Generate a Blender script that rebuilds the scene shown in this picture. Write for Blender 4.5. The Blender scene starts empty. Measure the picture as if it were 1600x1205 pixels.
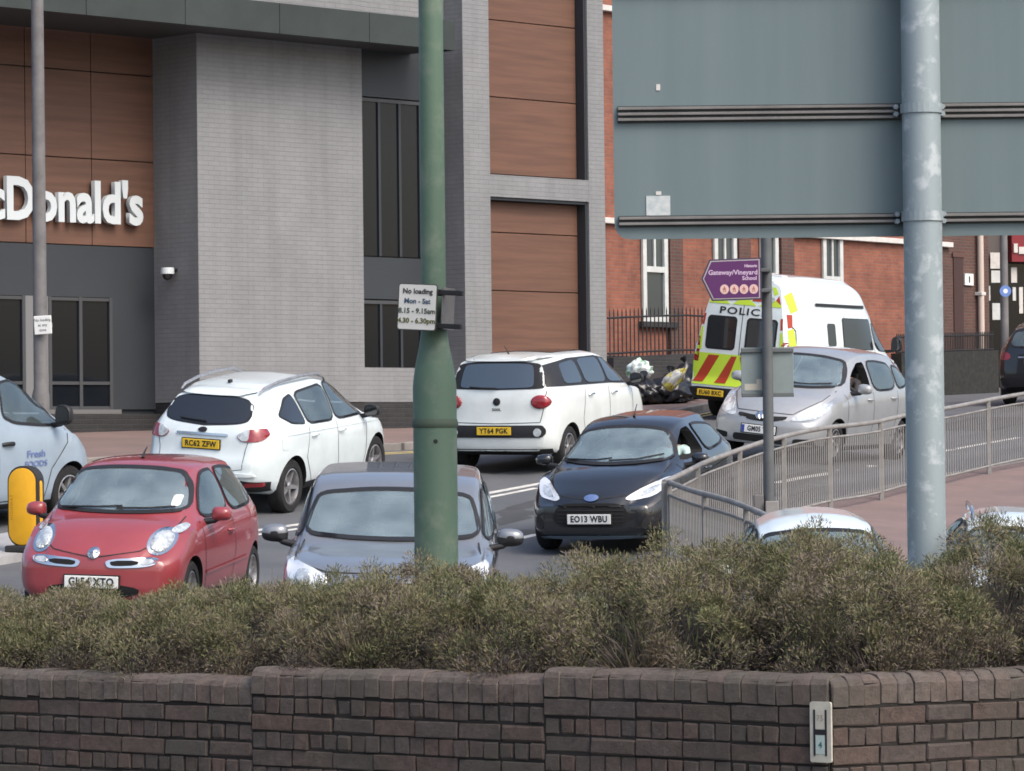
import bpy, bmesh, math, random
import numpy as np
from mathutils import Vector, Matrix
from mathutils.bvhtree import BVHTree
PI = math.pi; R = math.radians
random.seed(7); rng = np.random.default_rng(7)
scene = bpy.context.scene
col = scene.collection

# ------------------------------------------------------------ camera, sky, sun, exposure
FPX = 5500.0                                   # focal length in pixels of a 1600 wide picture
PITCH = math.atan(88 / FPX); ROLL = -0.011; EYE = 1.6
cam_d = bpy.data.cameras.new('camera'); cam = bpy.data.objects.new('camera', cam_d); col.objects.link(cam)
cam_d.sensor_width = 36; cam_d.lens = 36 * FPX / 1600; cam_d.clip_start = .5; cam_d.clip_end = 2000
CM = Matrix.Rotation(PI / 2 + PITCH, 4, 'X') @ Matrix.Rotation(ROLL, 4, 'Z')
cam.matrix_world = Matrix.Translation((0, 0, EYE)) @ CM
scene.camera = cam
world = bpy.data.worlds.new('World'); scene.world = world; world.use_nodes = True
wn = world.node_tree.nodes; wl = world.node_tree.links
sky = wn.new('ShaderNodeTexSky'); sky.sky_type = 'NISHITA'; sky.sun_disc = False
SUN_EL, SUN_AZ = R(48), R(133)                 # azimuth measured from +Y towards +X
sky.sun_elevation = SUN_EL; sky.sun_rotation = SUN_AZ
sky.air_density = 1.0; sky.dust_density = 4.5; sky.ozone_density = 1.0
wl.new(sky.outputs[0], wn['Background'].inputs[0]); wn['Background'].inputs[1].default_value = 0.15
sun_d = bpy.data.lights.new('sun', 'SUN'); sun = bpy.data.objects.new('sun', sun_d); col.objects.link(sun)
sun_d.energy = .85; sun_d.angle = R(30); sun_d.color = (1, .97, .93)
sdir = Vector((math.sin(SUN_AZ) * math.cos(SUN_EL), math.cos(SUN_AZ) * math.cos(SUN_EL), math.sin(SUN_EL)))
sun.rotation_euler = sdir.to_track_quat('Z', 'Y').to_euler()
scene.view_settings.view_transform = 'Standard'; scene.view_settings.look = 'None'
scene.view_settings.exposure = 0.85; scene.view_settings.gamma = 1.0
scene.cycles.filter_width = 1.7               # soft phone zoom

# ------------------------------------------------------------ helpers
def P(px, py, d):
    """world point at depth d on the ray through photo pixel (px, py)"""
    return Vector((0, 0, EYE)) + CM.to_3x3() @ Vector(((px - 800) / FPX * d, -(py - 602.5) / FPX * d, -d))
def pchip(pts):
    xs = [p[0] for p in pts]; ys = [p[1] for p in pts]; n = len(xs)
    h = [xs[i + 1] - xs[i] for i in range(n - 1)]; dl = [(ys[i + 1] - ys[i]) / h[i] for i in range(n - 1)]
    m = [dl[0]] + [0 if dl[i - 1] * dl[i] <= 0 else 2 * dl[i - 1] * dl[i] / (dl[i - 1] + dl[i]) for i in range(1, n - 1)] + [dl[-1]]
    def f(x):
        if x <= xs[0]: return ys[0]
        if x >= xs[-1]: return ys[-1]
        i = max(k for k in range(n - 1) if xs[k] <= x); t = (x - xs[i]) / h[i]
        return ys[i] * (1 + 2 * t) * (1 - t) ** 2 + h[i] * m[i] * t * (1 - t) ** 2 + ys[i + 1] * t * t * (3 - 2 * t) + h[i] * m[i + 1] * t * t * (t - 1)
    return f
STREET = pchip([(10, -.6), (27, -.55), (30, -.43), (33.7, -.17), (35.6, -.095), (37.4, .01), (41.4, .33), (45.5, .65), (48, .96), (50, 1.20), (52, 1.34), (55, 1.52), (60, 1.78), (69, 2.26), (80, 2.72), (100, 3.4), (200, 6.)])
CROSS = pchip([(-14, .42), (-3, .09), (0, 0), (3.5, .06), (5, -.07), (7, -.2), (14, -.2)])
def ground(x, y):
    """height of the sloping street"""
    return STREET(y) + CROSS(x)
def on_ground(px, py):
    """where the ray of a pixel meets the street"""
    lo, hi = 20., 140.
    for _ in range(50):
        m = (lo + hi) / 2; q = P(px, py, m)
        if q.z > ground(q.x, q.y): lo = m
        else: hi = m
    return P(px, py, lo)
def link(o, parent=None):
    col.objects.link(o)
    if parent is not None: o.parent = parent
    return o
def obj(name, me, mat=None, parent=None, smooth=None):
    if isinstance(me, bmesh.types.BMesh):
        m = bpy.data.meshes.new(name); me.to_mesh(m); me.free(); me = m
    if mat is not None:
        for mm in (mat if isinstance(mat, (list, tuple)) else [mat]): me.materials.append(mm)
    if smooth is not None:
        me.polygons.foreach_set('use_smooth', [True] * len(me.polygons))
        me.set_sharp_from_angle(angle=R(smooth))
    return link(bpy.data.objects.new(name, me), parent)
def tag(o, label, cat, group=None):
    o['label'] = label; o['category'] = cat
    if group: o['group'] = group
    return o
def empty(name, loc=(0, 0, 0), rz=0):
    o = bpy.data.objects.new(name, None); col.objects.link(o); o.location = loc; o.rotation_euler = (0, 0, rz)
    o.empty_display_size = .2
    return o
def structure(o): o['kind'] = 'structure'; return o
def bx(bm, x0, x1, y0, y1, z0, z1, M=None):
    v = [bm.verts.new((x, y, z)) for z in (z0, z1) for (x, y) in ((x0, y0), (x1, y0), (x1, y1), (x0, y1))]
    for f in ((3, 2, 1, 0), (4, 5, 6, 7), (0, 1, 5, 4), (1, 2, 6, 5), (2, 3, 7, 6), (3, 0, 4, 7)): bm.faces.new([v[i] for i in f])
    if M is not None:
        for a in v: a.co = M @ a.co
    return v
def box(x0, x1, y0, y1, z0, z1, bevel=0, seg=2, M=None):
    bm = bmesh.new(); bx(bm, x0, x1, y0, y1, z0, z1)
    if bevel: bmesh.ops.bevel(bm, geom=bm.edges[:], offset=bevel, segments=seg, profile=.5, affect='EDGES')
    if M is not None: bm.transform(M)
    return bm
def tube(bm, pts, r, seg=8, caps=True):
    """round bar along a polyline; r is a number or one per point"""
    pts = [Vector(p) for p in pts]; rr = r if isinstance(r, (list, tuple)) else [r] * len(pts)
    rings = []; up = None
    for i, p in enumerate(pts):
        t = ((pts[min(i + 1, len(pts) - 1)] - p).normalized() + (p - pts[max(i - 1, 0)]).normalized()).normalized()
        if up is None: up = t.orthogonal().normalized()
        a = (up - t * up.dot(t)).normalized(); up = a; b = t.cross(a)
        rings.append([bm.verts.new(p + (a * math.cos(k * 2 * PI / seg) + b * math.sin(k * 2 * PI / seg)) * rr[i]) for k in range(seg)])
    for A, B in zip(rings, rings[1:]):
        for k in range(seg): bm.faces.new((A[k], A[(k + 1) % seg], B[(k + 1) % seg], B[k]))
    if caps: bm.faces.new(rings[0][::-1]); bm.faces.new(rings[-1])
    return bm
def lathe(prof, seg=24, axis='z', close=True):
    """surface of revolution from (radius, height) pairs"""
    bm = bmesh.new(); rings = []
    for (r, h) in prof:
        ring = []
        for k in range(seg):
            a = k * 2 * PI / seg
            v = (r * math.cos(a), r * math.sin(a), h) if axis == 'z' else (r * math.cos(a), h, r * math.sin(a))
            ring.append(bm.verts.new(v))
        rings.append(ring)
    for A, B in zip(rings, rings[1:]):
        for k in range(seg): bm.faces.new((A[k], A[(k + 1) % seg], B[(k + 1) % seg], B[k]))
    if close: bm.faces.new(rings[0][::-1]); bm.faces.new(rings[-1])
    bmesh.ops.recalc_face_normals(bm, faces=bm.faces[:])
    return bm
def prism(poly, z0, z1, bevel=0):
    bm = bmesh.new(); a = [bm.verts.new((x, y, z0)) for x, y in poly]; b = [bm.verts.new((x, y, z1)) for x, y in poly]; n = len(poly)
    bm.faces.new(a[::-1]); bm.faces.new(b)
    for i in range(n): bm.faces.new((a[i], a[(i + 1) % n], b[(i + 1) % n], b[i]))
    bmesh.ops.recalc_face_normals(bm, faces=bm.faces[:])
    if bevel: bmesh.ops.bevel(bm, geom=bm.edges[:], offset=bevel, segments=2, profile=.5, affect='EDGES')
    return bm
def chaikin(poly, n=2, q=.25):
    for _ in range(n):
        out = []
        for i, p in enumerate(poly):
            b = poly[(i + 1) % len(poly)]
            out += [(p[0] + (b[0] - p[0]) * q, p[1] + (b[1] - p[1]) * q), (p[0] + (b[0] - p[0]) * (1 - q), p[1] + (b[1] - p[1]) * (1 - q))]
        poly = out
    return poly
def rrect(x0, x1, y0, y1, r, n=4):
    out = []
    for cx, cy, a0 in ((x1 - r, y1 - r, 0), (x0 + r, y1 - r, 90), (x0 + r, y0 + r, 180), (x1 - r, y0 + r, 270)):
        for k in range(n + 1):
            a = R(a0 + 90 * k / n); out.append((cx + r * math.cos(a), cy + r * math.sin(a)))
    return out
def ellipse(cx, cy, rx, ry, n=24): return [(cx + rx * math.cos(2 * PI * k / n), cy + ry * math.sin(2 * PI * k / n)) for k in range(n)]
def text_mesh(s, size=.1, depth=.002, align='CENTER', space=1.0, bold=0.0):
    c = bpy.data.curves.new('lettering', 'FONT'); c.body = s; c.size = size; c.extrude = depth; c.align_x = align; c.align_y = 'CENTER'
    c.space_character = space; c.offset = bold; c.resolution_u = 3
    o = bpy.data.objects.new('t', c); col.objects.link(o)
    me = bpy.data.meshes.new_from_object(o.evaluated_get(bpy.context.evaluated_depsgraph_get()))
    bpy.data.objects.remove(o); bpy.data.curves.remove(c); me.name = 'lettering'
    return me
def frame_m(origin, xdir, zdir):
    """matrix with local x along xdir, local z along zdir"""
    x = Vector(xdir).normalized(); z = Vector(zdir); z = (z - x * z.dot(x)).normalized(); y = z.cross(x)
    M = Matrix((x, y, z)).transposed().to_4x4(); M.translation = Vector(origin); return M
def copy_tree(o, parent=None):
    c = o.copy(); col.objects.link(c)
    if parent is not None: c.parent = parent
    for ch in list(o.children): copy_tree(ch, c)
    return c

# ------------------------------------------------------------ materials
def mat(name, base, rough=.6, metal=0., coat=0., spec=.5, noise=0., nscale=8., bump=0., bscale=60., second=None, island=0., nlow=.35, nhigh=.7, ior=1.45, coord='Object'):
    m = bpy.data.materials.new(name); m.use_nodes = True; nt = m.node_tree; N = nt.nodes; Lk = nt.links; b = N['Principled BSDF']
    b.inputs['Base Color'].default_value = (*base, 1); b.inputs['Roughness'].default_value = rough; b.inputs['Metallic'].default_value = metal
    b.inputs['Coat Weight'].default_value = coat; b.inputs['Coat Roughness'].default_value = .04
    b.inputs['Specular IOR Level'].default_value = spec; b.inputs['IOR'].default_value = ior
    tc = N.new('ShaderNodeTexCoord')
    sock = None
    if noise or second:
        n = N.new('ShaderNodeTexNoise'); n.inputs['Scale'].default_value = nscale; n.inputs['Detail'].default_value = 6; n.inputs['Roughness'].default_value = .62
        Lk.new(tc.outputs[coord], n.inputs['Vector'])
        r = N.new('ShaderNodeMapRange'); r.inputs[1].default_value = nlow; r.inputs[2].default_value = nhigh; Lk.new(n.outputs['Fac'], r.inputs[0])
        mx = N.new('ShaderNodeMix'); mx.data_type = 'RGBA'; Lk.new(r.outputs[0], mx.inputs['Factor'])
        mx.inputs['A'].default_value = (*base, 1); s = second or tuple(c * (1 - noise) for c in base); mx.inputs['B'].default_value = (*s, 1)
        sock = mx.outputs['Result']
    if island:
        g = N.new('ShaderNodeNewGeometry'); hs = N.new('ShaderNodeHueSaturation')
        mr = N.new('ShaderNodeMapRange'); mr.inputs[3].default_value = 1 - island; mr.inputs[4].default_value = 1 + island; Lk.new(g.outputs['Random Per Island'], mr.inputs[0])
        Lk.new(mr.outputs[0], hs.inputs['Value'])
        if sock: Lk.new(sock, hs.inputs['Color'])
        else: hs.inputs['Color'].default_value = (*base, 1)
        sock = hs.outputs['Color']
    if sock: Lk.new(sock, b.inputs['Base Color'])
    if bump:
        n2 = N.new('ShaderNodeTexNoise'); n2.inputs['Scale'].default_value = bscale; n2.inputs['Detail'].default_value = 4; Lk.new(tc.outputs[coord], n2.inputs['Vector'])
        bp = N.new('ShaderNodeBump'); bp.inputs['Strength'].default_value = bump; bp.inputs['Distance'].default_value = .02; Lk.new(n2.outputs['Fac'], bp.inputs['Height']); Lk.new(bp.outputs[0], b.inputs['Normal'])
    return m
def brick_mat(name, c1, c2, mortar, bw=.225, bh=.075, ms=.012, rough=.8, noise=.3):
    m = bpy.data.materials.new(name); m.use_nodes = True; nt = m.node_tree; N = nt.nodes; Lk = nt.links; b = N['Principled BSDF']; b.inputs['Roughness'].default_value = rough
    uv = N.new('ShaderNodeUVMap'); t = N.new('ShaderNodeTexBrick'); Lk.new(uv.outputs[0], t.inputs['Vector'])
    t.inputs['Scale'].default_value = 1; t.inputs['Brick Width'].default_value = bw; t.inputs['Row Height'].default_value = bh; t.inputs['Mortar Size'].default_value = ms; t.inputs['Mortar Smooth'].default_value = .3
    t.inputs['Color1'].default_value = (*c1, 1); t.inputs['Color2'].default_value = (*c2, 1); t.inputs['Mortar'].default_value = (*mortar, 1); t.inputs['Bias'].default_value = 0
    n = N.new('ShaderNodeTexNoise'); n.inputs['Scale'].default_value = 1.3; n.inputs['Detail'].default_value = 8; n.inputs['Roughness'].default_value = .7; Lk.new(uv.outputs[0], n.inputs['Vector'])
    mr = N.new('ShaderNodeMapRange'); mr.inputs[1].default_value = .3; mr.inputs[2].default_value = .7; mr.inputs[3].default_value = 1 - noise; mr.inputs[4].default_value = 1 + noise; Lk.new(n.outputs['Fac'], mr.inputs[0])
    mx = N.new('ShaderNodeMix'); mx.data_type = 'RGBA'; mx.blend_type = 'MULTIPLY'; mx.inputs['Factor'].default_value = 1
    cmb = N.new('ShaderNodeCombineColor'); [Lk.new(mr.outputs[0], cmb.inputs[i]) for i in range(3)]
    Lk.new(t.outputs['Color'], mx.inputs['A']); Lk.new(cmb.outputs[0], mx.inputs['B']); Lk.new(mx.outputs['Result'], b.inputs['Base Color'])
    mp = N.new('ShaderNodeMapping'); mp.inputs['Scale'].default_value = (2.2, .16, 1); Lk.new(uv.outputs[0], mp.inputs[0]); n3 = N.new('ShaderNodeTexNoise'); n3.inputs['Scale'].default_value = 1.6; n3.inputs['Detail'].default_value = 6; Lk.new(mp.outputs[0], n3.inputs['Vector'])      # rain streaks
    m3 = N.new('ShaderNodeMapRange'); m3.inputs[1].default_value = .45; m3.inputs[2].default_value = .75; m3.inputs[3].default_value = 1.; m3.inputs[4].default_value = .88; Lk.new(n3.outputs['Fac'], m3.inputs[0]); mu = N.new('ShaderNodeMath'); mu.operation = 'MULTIPLY'; Lk.new(m3.outputs[0], mu.inputs[0]); Lk.new(mr.outputs[0], mu.inputs[1]); [Lk.new(mu.outputs[0], cmb.inputs[i]) for i in range(3)]
    bp = N.new('ShaderNodeBump'); bp.inputs['Strength'].default_value = .6; bp.inputs['Distance'].default_value = .01; bp.invert = True; Lk.new(t.outputs['Fac'], bp.inputs['Height']); Lk.new(bp.outputs[0], b.inputs['Normal'])
    return m
def paint(name, base, metal=.0, rough=.35, coat=1.0):
    return mat(name, base, rough=rough, metal=metal, coat=coat, noise=.12, nscale=3, spec=.5)
M = {}
M['red'] = paint('red_paint', (.29, .043, .050), rough=.45); M['white'] = paint('white_paint', (.67, .745, .76)); M['white_warm'] = paint('white_paint_warm', (.69, .735, .72))
M['navy'] = paint('black_blue_paint', (.010, .0115, .015), rough=.25); M['silver'] = paint('silver_paint', (.36, .372, .38), metal=.3, rough=.38)
M['grey'] = paint('grey_paint', (.21, .225, .245), metal=.35, rough=.32); M['vanblue'] = paint('pale_blue_paint', (.29, .36, .43), rough=.4, coat=.5)
M['blackpaint'] = paint('black_paint', (.008, .008, .010), rough=.3)
def pane_mat(name, tint, ior, rough=.02, sky_sheen=.05):
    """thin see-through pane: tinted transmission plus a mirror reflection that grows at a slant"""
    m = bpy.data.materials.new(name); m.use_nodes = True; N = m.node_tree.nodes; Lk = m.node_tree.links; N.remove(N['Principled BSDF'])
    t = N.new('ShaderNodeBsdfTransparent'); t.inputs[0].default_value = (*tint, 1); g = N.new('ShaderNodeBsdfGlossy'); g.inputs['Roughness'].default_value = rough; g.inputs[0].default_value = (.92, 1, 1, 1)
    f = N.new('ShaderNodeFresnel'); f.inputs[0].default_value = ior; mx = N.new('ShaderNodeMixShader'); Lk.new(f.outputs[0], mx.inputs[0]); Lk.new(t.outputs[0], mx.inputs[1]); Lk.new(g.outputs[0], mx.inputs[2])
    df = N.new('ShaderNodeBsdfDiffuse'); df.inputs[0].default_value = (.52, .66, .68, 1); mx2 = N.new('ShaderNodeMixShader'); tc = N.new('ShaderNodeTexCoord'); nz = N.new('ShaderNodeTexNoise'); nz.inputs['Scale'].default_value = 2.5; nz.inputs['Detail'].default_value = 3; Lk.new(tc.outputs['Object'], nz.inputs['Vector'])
    mr = N.new('ShaderNodeMapRange'); mr.inputs[1].default_value = .3; mr.inputs[2].default_value = .7; mr.inputs[3].default_value = sky_sheen * .55; mr.inputs[4].default_value = sky_sheen * 1.45; Lk.new(nz.outputs['Fac'], mr.inputs[0])      # milky teal diffuse: bright sky reflection painted into the pane colour
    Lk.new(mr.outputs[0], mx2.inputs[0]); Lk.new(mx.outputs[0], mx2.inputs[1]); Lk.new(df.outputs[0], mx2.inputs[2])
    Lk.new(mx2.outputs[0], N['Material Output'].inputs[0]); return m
M['glass'] = pane_mat('car_glass', (.50, .56, .56), 2.0, sky_sheen=.08); M['screen'] = pane_mat('windscreen_glass', (.62, .72, .71), 2.9, sky_sheen=.20)
M['solidglass'] = mat('dark_reflective_glass', (.02, .027, .03), rough=.04, spec=1., ior=1.9); M['cabin'] = mat('cabin_lining', (.045, .045, .047), .9); M['seatcloth'] = mat('seat_cloth', (.06, .062, .066), .85, noise=.3, nscale=30)
M['darkglass'] = mat('tinted_glass', (.012, .014, .017), rough=.05, spec=.8, ior=1.6)
M['trim'] = mat('black_trim', (.016, .016, .018), rough=.55, noise=.3, nscale=20)
M['under'] = mat('dark_interior', (.010, .010, .011), rough=.9)
M['seam'] = mat('panel_gap', (.02, .02, .022), rough=.8)
M['tyre'] = mat('tyre_rubber', (.018, .018, .019), rough=.85, noise=.4, nscale=15)
M['alloy'] = mat('alloy_wheel', (.45, .45, .46), rough=.35, metal=.7, noise=.4, nscale=12)
M['chrome'] = mat('chrome', (.72, .73, .74), rough=.18, metal=1.)
M['lamp'] = mat('headlamp_lens', (.55, .60, .63), rough=.12, spec=1., coat=1., noise=.5, nscale=18)
M['lampwhite'] = mat('headlamp_reflector', (.85, .87, .88), rough=.15, metal=.3, coat=1.)
M['redlens'] = mat('red_lamp_lens', (.30, .012, .022), rough=.15, coat=1., noise=.5, nscale=25)
M['amber'] = mat('amber_lens', (.60, .22, .03), rough=.2, coat=1.)
M['plate_w'] = mat('white_plate', (.72, .73, .71), rough=.4); M['plate_y'] = mat('yellow_plate', (.72, .47, .03), rough=.4)
M['ink'] = mat('black_ink', (.012, .012, .014), rough=.6); M['blueink'] = mat('blue_ink', (.03, .06, .30), rough=.5)
M['whiteink'] = mat('white_ink', (.8, .8, .8), rough=.6)
# ------------------------------------------------------------ vehicle builder
def sstep(t): t = min(1, max(0, t)); return t * t * (3 - 2 * t)

class Car:
    """a body lofted from side, plan and end profiles; panels, glass and lamps are laid on its surface.
    local axes: x forward, y left, z up, origin on the ground in the middle"""
    def __init__(s, name, S, paintmat):
        s.S = S; s.root = empty(name); s.paint = paintmat
        L = S['L']; hL = L / 2
        top = pchip(S['top']); belt = pchip(S['belt']); plan = pchip(S['plan']); tw = pchip(S['tw']); bot = pchip(S['bot'])
        fr = pchip(S['front']); re = pchip(S['rear']); crown = pchip(S.get('crown', [(-hL, .05), (hL, .05)]))
        rng_f, rng_r = S.get('rf', 1.0), S.get('rr', 1.0); kf, kr = S.get('kf', .18), S.get('kr', .10)
        W2 = max(p[1] for p in S['plan'])
        xs = sorted(set([round(-hL + L * i / 76, 4) for i in range(77)] + [round(sg * (hL - d), 4) for sg in (1, -1) for d in (.006, .015, .03, .075, .10)]))
        def section(x):
            hw = plan(x); zt = top(x); zb = bot(x); zs = min(belt(x), zt - .03); cr = crown(x); t = min(tw(x), hw - .01); r = S.get('r', .05)
            ze = max(zs + .008, zt - cr - r)
            K = [(0, zb), (hw * .5, zb), (hw - .14, zb), (hw - .045, zb + .07), (hw - .012, zb + (zs - zb) * .35), (hw, zb + (zs - zb) * .62), (hw - .008, zb + (zs - zb) * .86), (hw - .03, zs)]
            # greenhouse: slightly barrelled
            a = (hw - .045, zs + .004)
            for k in (.33, .66): K.append((a[0] + (t - a[0]) * k + .022 * math.sin(PI * k) * min(1, (ze - zs) / .3), a[1] + (ze - a[1]) * k))
            K += [(t, ze), (t - .35 * r, ze + .62 * (zt - cr - ze)), (t - 1.2 * r, zt - cr), (t * .72, zt - cr * .52), (t * .4, zt - cr * .16), (0, zt)]
            out = []; seg = (1, 1, 2, 2, 3, 2, 1, 1, 2, 2, 2, 2, 2, 2, 2, 2)
            for i in range(len(K) - 1):
                p0 = K[max(i - 1, 0)]; p1 = K[i]; p2 = K[i + 1]; p3 = K[min(i + 2, len(K) - 1)]
                c = math.hypot(p2[0] - p1[0], p2[1] - p1[1])
                def tan(a, b):
                    l = math.hypot(b[0] - a[0], b[1] - a[1]) or 1; return ((b[0] - a[0]) / l * c * .9, (b[1] - a[1]) / l * c * .9)
                t1 = tan(p0, p2); t2 = tan(p1, p3)
                for q in range(seg[i]):
                    u = q / seg[i]
                    if i in (0, 1, 7) or seg[i] == 1: out.append((p1[0] + (p2[0] - p1[0]) * u, p1[1] + (p2[1] - p1[1]) * u)); continue
                    h1, h2, h3, h4 = (1 + 2 * u) * (1 - u) ** 2, u * (1 - u) ** 2, u * u * (3 - 2 * u), u * u * (u - 1)
                    out.append(tuple(h1 * p1[k] + h2 * t1[k] + h3 * p2[k] + h4 * t2[k] for k in (0, 1)))
            out.append(K[-1]); return out
        def shear(x, y, z):
            wf = sstep((x - (hL - rng_f)) / rng_f); wr = sstep((-x - (hL - rng_r)) / rng_r)
            q = (abs(y) / W2) ** 2.4
            return Vector((x + wf * (fr(z) - kf * q) + wr * (re(z) + kr * q), y, z))
        bm = bmesh.new(); rings = []; secs = []
        for x in xs:
            sec = section(x); secs.append(sec); n = len(sec)
            right = [bm.verts.new(shear(x, -y, z)) for (y, z) in sec]
            left = [right[0]] + [bm.verts.new(shear(x, y, z)) for (y, z) in sec[1:-1]] + [right[-1]]
            rings.append((right, left))
        for (A, B), (C, D) in zip(rings, rings[1:]):
            for i in range(n - 1):
                bm.faces.new((A[i], A[i + 1], C[i + 1], C[i])); bm.faces.new((B[i + 1], B[i], D[i], D[i + 1]))
        NC = 15
        for idx, x in ((0, xs[0]), (-1, xs[-1])):
            A, B = rings[idx]; sec = secs[idx]; rows = []
            for i, (y, z) in enumerate(sec):
                if i in (0, n - 1): rows.append([A[i]]); continue
                rows.append([A[i]] + [bm.verts.new(shear(x, -y + 2 * y * j / NC, z)) for j in range(1, NC)] + [B[i]])
            for r0, r1 in zip(rows, rows[1:]):
                if len(r0) == 1: [bm.faces.new((r0[0], r1[j], r1[j + 1])) for j in range(NC)]
                elif len(r1) == 1: [bm.faces.new((r0[j], r0[j + 1], r1[0])) for j in range(NC)]
                else: [bm.faces.new((r0[j], r0[j + 1], r1[j + 1], r1[j])) for j in range(NC)]
        bmesh.ops.remove_doubles(bm, verts=bm.verts[:], dist=.0004)
        bmesh.ops.dissolve_degenerate(bm, edges=bm.edges[:], dist=.0004)
        bmesh.ops.recalc_face_normals(bm, faces=bm.faces[:])
        s.bvh = BVHTree.FromBMesh(bm); s.bm = bm; s.cut = bmesh.new()
        wr_ = S['wr']; s.wheels = [(S['xf'], 1), (S['xf'], -1), (S['xr'], 1), (S['xr'], -1)]
        for (wx, sg) in s.wheels:
            ra = wr_ * S.get('arch', 1.16)
            prof = []
            for k in range(33):
                a = -.62 + (PI + 1.24) * k / 32
                prof.append((wx + ra * math.cos(a), wr_ + ra * math.sin(a)))
            prof = [(x_, max(z_, -.1)) for x_, z_ in prof]
            s.cutter(prof, sg * (W2 + .2), sg * (W2 - .34))
    def cutter(s, poly, y0, y1):
        a = [s.cut.verts.new((x, y0, z)) for x, z in poly]; b = [s.cut.verts.new((x, y1, z)) for x, z in poly]; n = len(poly)
        fs = [s.cut.faces.new(a), s.cut.faces.new(b[::-1])]
        for i in range(n): fs.append(s.cut.faces.new((a[(i + 1) % n], a[i], b[i], b[(i + 1) % n])))
        bmesh.ops.recalc_face_normals(s.cut, faces=fs)
    def cutter_x(s, poly, x0, x1):
        a = [s.cut.verts.new((x0, y, z)) for y, z in poly]; b = [s.cut.verts.new((x1, y, z)) for y, z in poly]; n = len(poly)
        fs = [s.cut.faces.new(a), s.cut.faces.new(b[::-1])]
        for i in range(n): fs.append(s.cut.faces.new((a[(i + 1) % n], a[i], b[i], b[(i + 1) % n])))
        bmesh.ops.recalc_face_normals(s.cut, faces=fs)
    def cabin(s, xf=.62, xr=-.9, belt=1.0, rear_seat=True):
        """hollow cabin with seats and steering wheel"""
        s.cutter([(xr, .45), (xf, .45), (xf - .1, belt + .06), (xr, belt + .06)], .57, -.57)
        for (sx, sy) in ((xr * .25, .35), (xr * .25, -.35)) + (((xr * .88, .33), (xr * .88, -.33)) if rear_seat else ()):
            bm = box(-.07, .07, -.23, .23, .45, belt + .02, .05, 3)
            for v in bm.verts: v.co.x -= (v.co.z - .45) * .22
            bm.transform(Matrix.Translation((sx, sy, 0))); o = obj('seat', bm, M['seatcloth'], s.root, smooth=50)
            bm = box(-.05, .05, -.12, .12, belt + .05, belt + .22, .04, 3); bm.transform(Matrix.Translation((sx - .13, sy, 0))); obj('headrest', bm, M['seatcloth'], o, smooth=50)
            bm = bmesh.new()
            for q in (.05, -.05): tube(bm, [(sx - .125, sy + q, belt - .02), (sx - .13, sy + q, belt + .08)], .008, 5)
            obj('headrest_stem', bm, M['chrome'], o)
        bm = bmesh.new(); ring = [Vector((0, .185 * math.cos(a * PI / 12), .185 * math.sin(a * PI / 12))) for a in range(25)]; tube(bm, ring, .014, 6)
        tube(bm, [(0, -.18, 0), (.02, 0, -.02), (0, .18, 0)], .018, 5); bm.transform(Matrix.Translation((xf - .18, -.35, belt - .04)) @ Matrix.Rotation(R(25), 4, 'Y')); obj('steering_wheel', bm, M['trim'], s.root, smooth=60)
    def finish(s, lower=None, lowmat=None):
        me = bpy.data.meshes.new('body'); s.bm.to_mesh(me); s.bm.free()
        cm = bpy.data.meshes.new('cut'); s.cut.to_mesh(cm); s.cut.free()
        o = link(bpy.data.objects.new('body', me)); c = link(bpy.data.objects.new('cut', cm))
        md = o.modifiers.new('b', 'BOOLEAN'); md.operation = 'DIFFERENCE'; md.object = c; md.solver = 'EXACT'; md.use_self = True
        bpy.context.view_layer.update()
        new = bpy.data.meshes.new_from_object(o.evaluated_get(bpy.context.evaluated_depsgraph_get())); new.name = 'body'
        bpy.data.objects.remove(o); bpy.data.objects.remove(c)
        if len(new.polygons) < 100: new = me; print('BOOLEAN FAILED', s.root.name)
        new.materials.clear()
        for m_ in (s.paint, M['under'], lowmat or M['trim'], M['cabin']): new.materials.append(m_)
        for p in new.polygons:
            h = s.bvh.find_nearest(p.center)
            if h[3] is not None and h[3] > .012: p.material_index = 3 if abs(p.center.y) < .62 and p.center.z > .42 else 1
            elif p.center.z < .26 and p.normal.z < -.6: p.material_index = 1
            elif lower and lower(p.center): p.material_index = 2
            else: p.material_index = 0
            p.use_smooth = True
        new.set_sharp_from_angle(angle=R(48))
        o = link(bpy.data.objects.new('body', new), s.root); s.body = o
        return o
    RAY = {'L': (Vector((0, -1, 0)), lambda a, b: Vector((a, 3, b))), 'R': (Vector((0, 1, 0)), lambda a, b: Vector((a, -3, b))),
           'F': (Vector((-1, 0, 0)), lambda a, b: Vector((6, a, b))), 'B': (Vector((1, 0, 0)), lambda a, b: Vector((-6, a, b))),
           'T': (Vector((0, 0, -1)), lambda a, b: Vector((a, b, 6)))}
    def hit(s, view, a, b):
        d, f = s.RAY[view]; o = f(a, b); h = s.bvh.ray_cast(o, d)
        if h[0] is None:
            h = s.bvh.find_nearest(o + d * (3 - .75 if view in 'LR' else 6 - s.S['L'] / 2 + .1 if view in 'FB' else 4.5))
        return h[0], h[1]
    def lay(s, name, poly, view, m, off=.006, dome=0., res=.06, thick=.02, parent=None, sm=45):
        """panel that follows the body under a 2D outline"""
        bm = bmesh.new(); vs = [bm.verts.new((a, b, 0)) for a, b in poly]; bm.faces.new(vs)
        for ax in (0, 1):
            lo = min(p[ax] for p in poly); hi = max(p[ax] for p in poly); k = int((hi - lo) / res)
            for i in range(1, k + 1):
                co = [0, 0, 0]; co[ax] = lo + (hi - lo) * i / (k + 1); no = [0, 0, 0]; no[ax] = 1
                bmesh.ops.bisect_plane(bm, geom=bm.verts[:] + bm.edges[:] + bm.faces[:], plane_co=co, plane_no=no)
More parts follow.
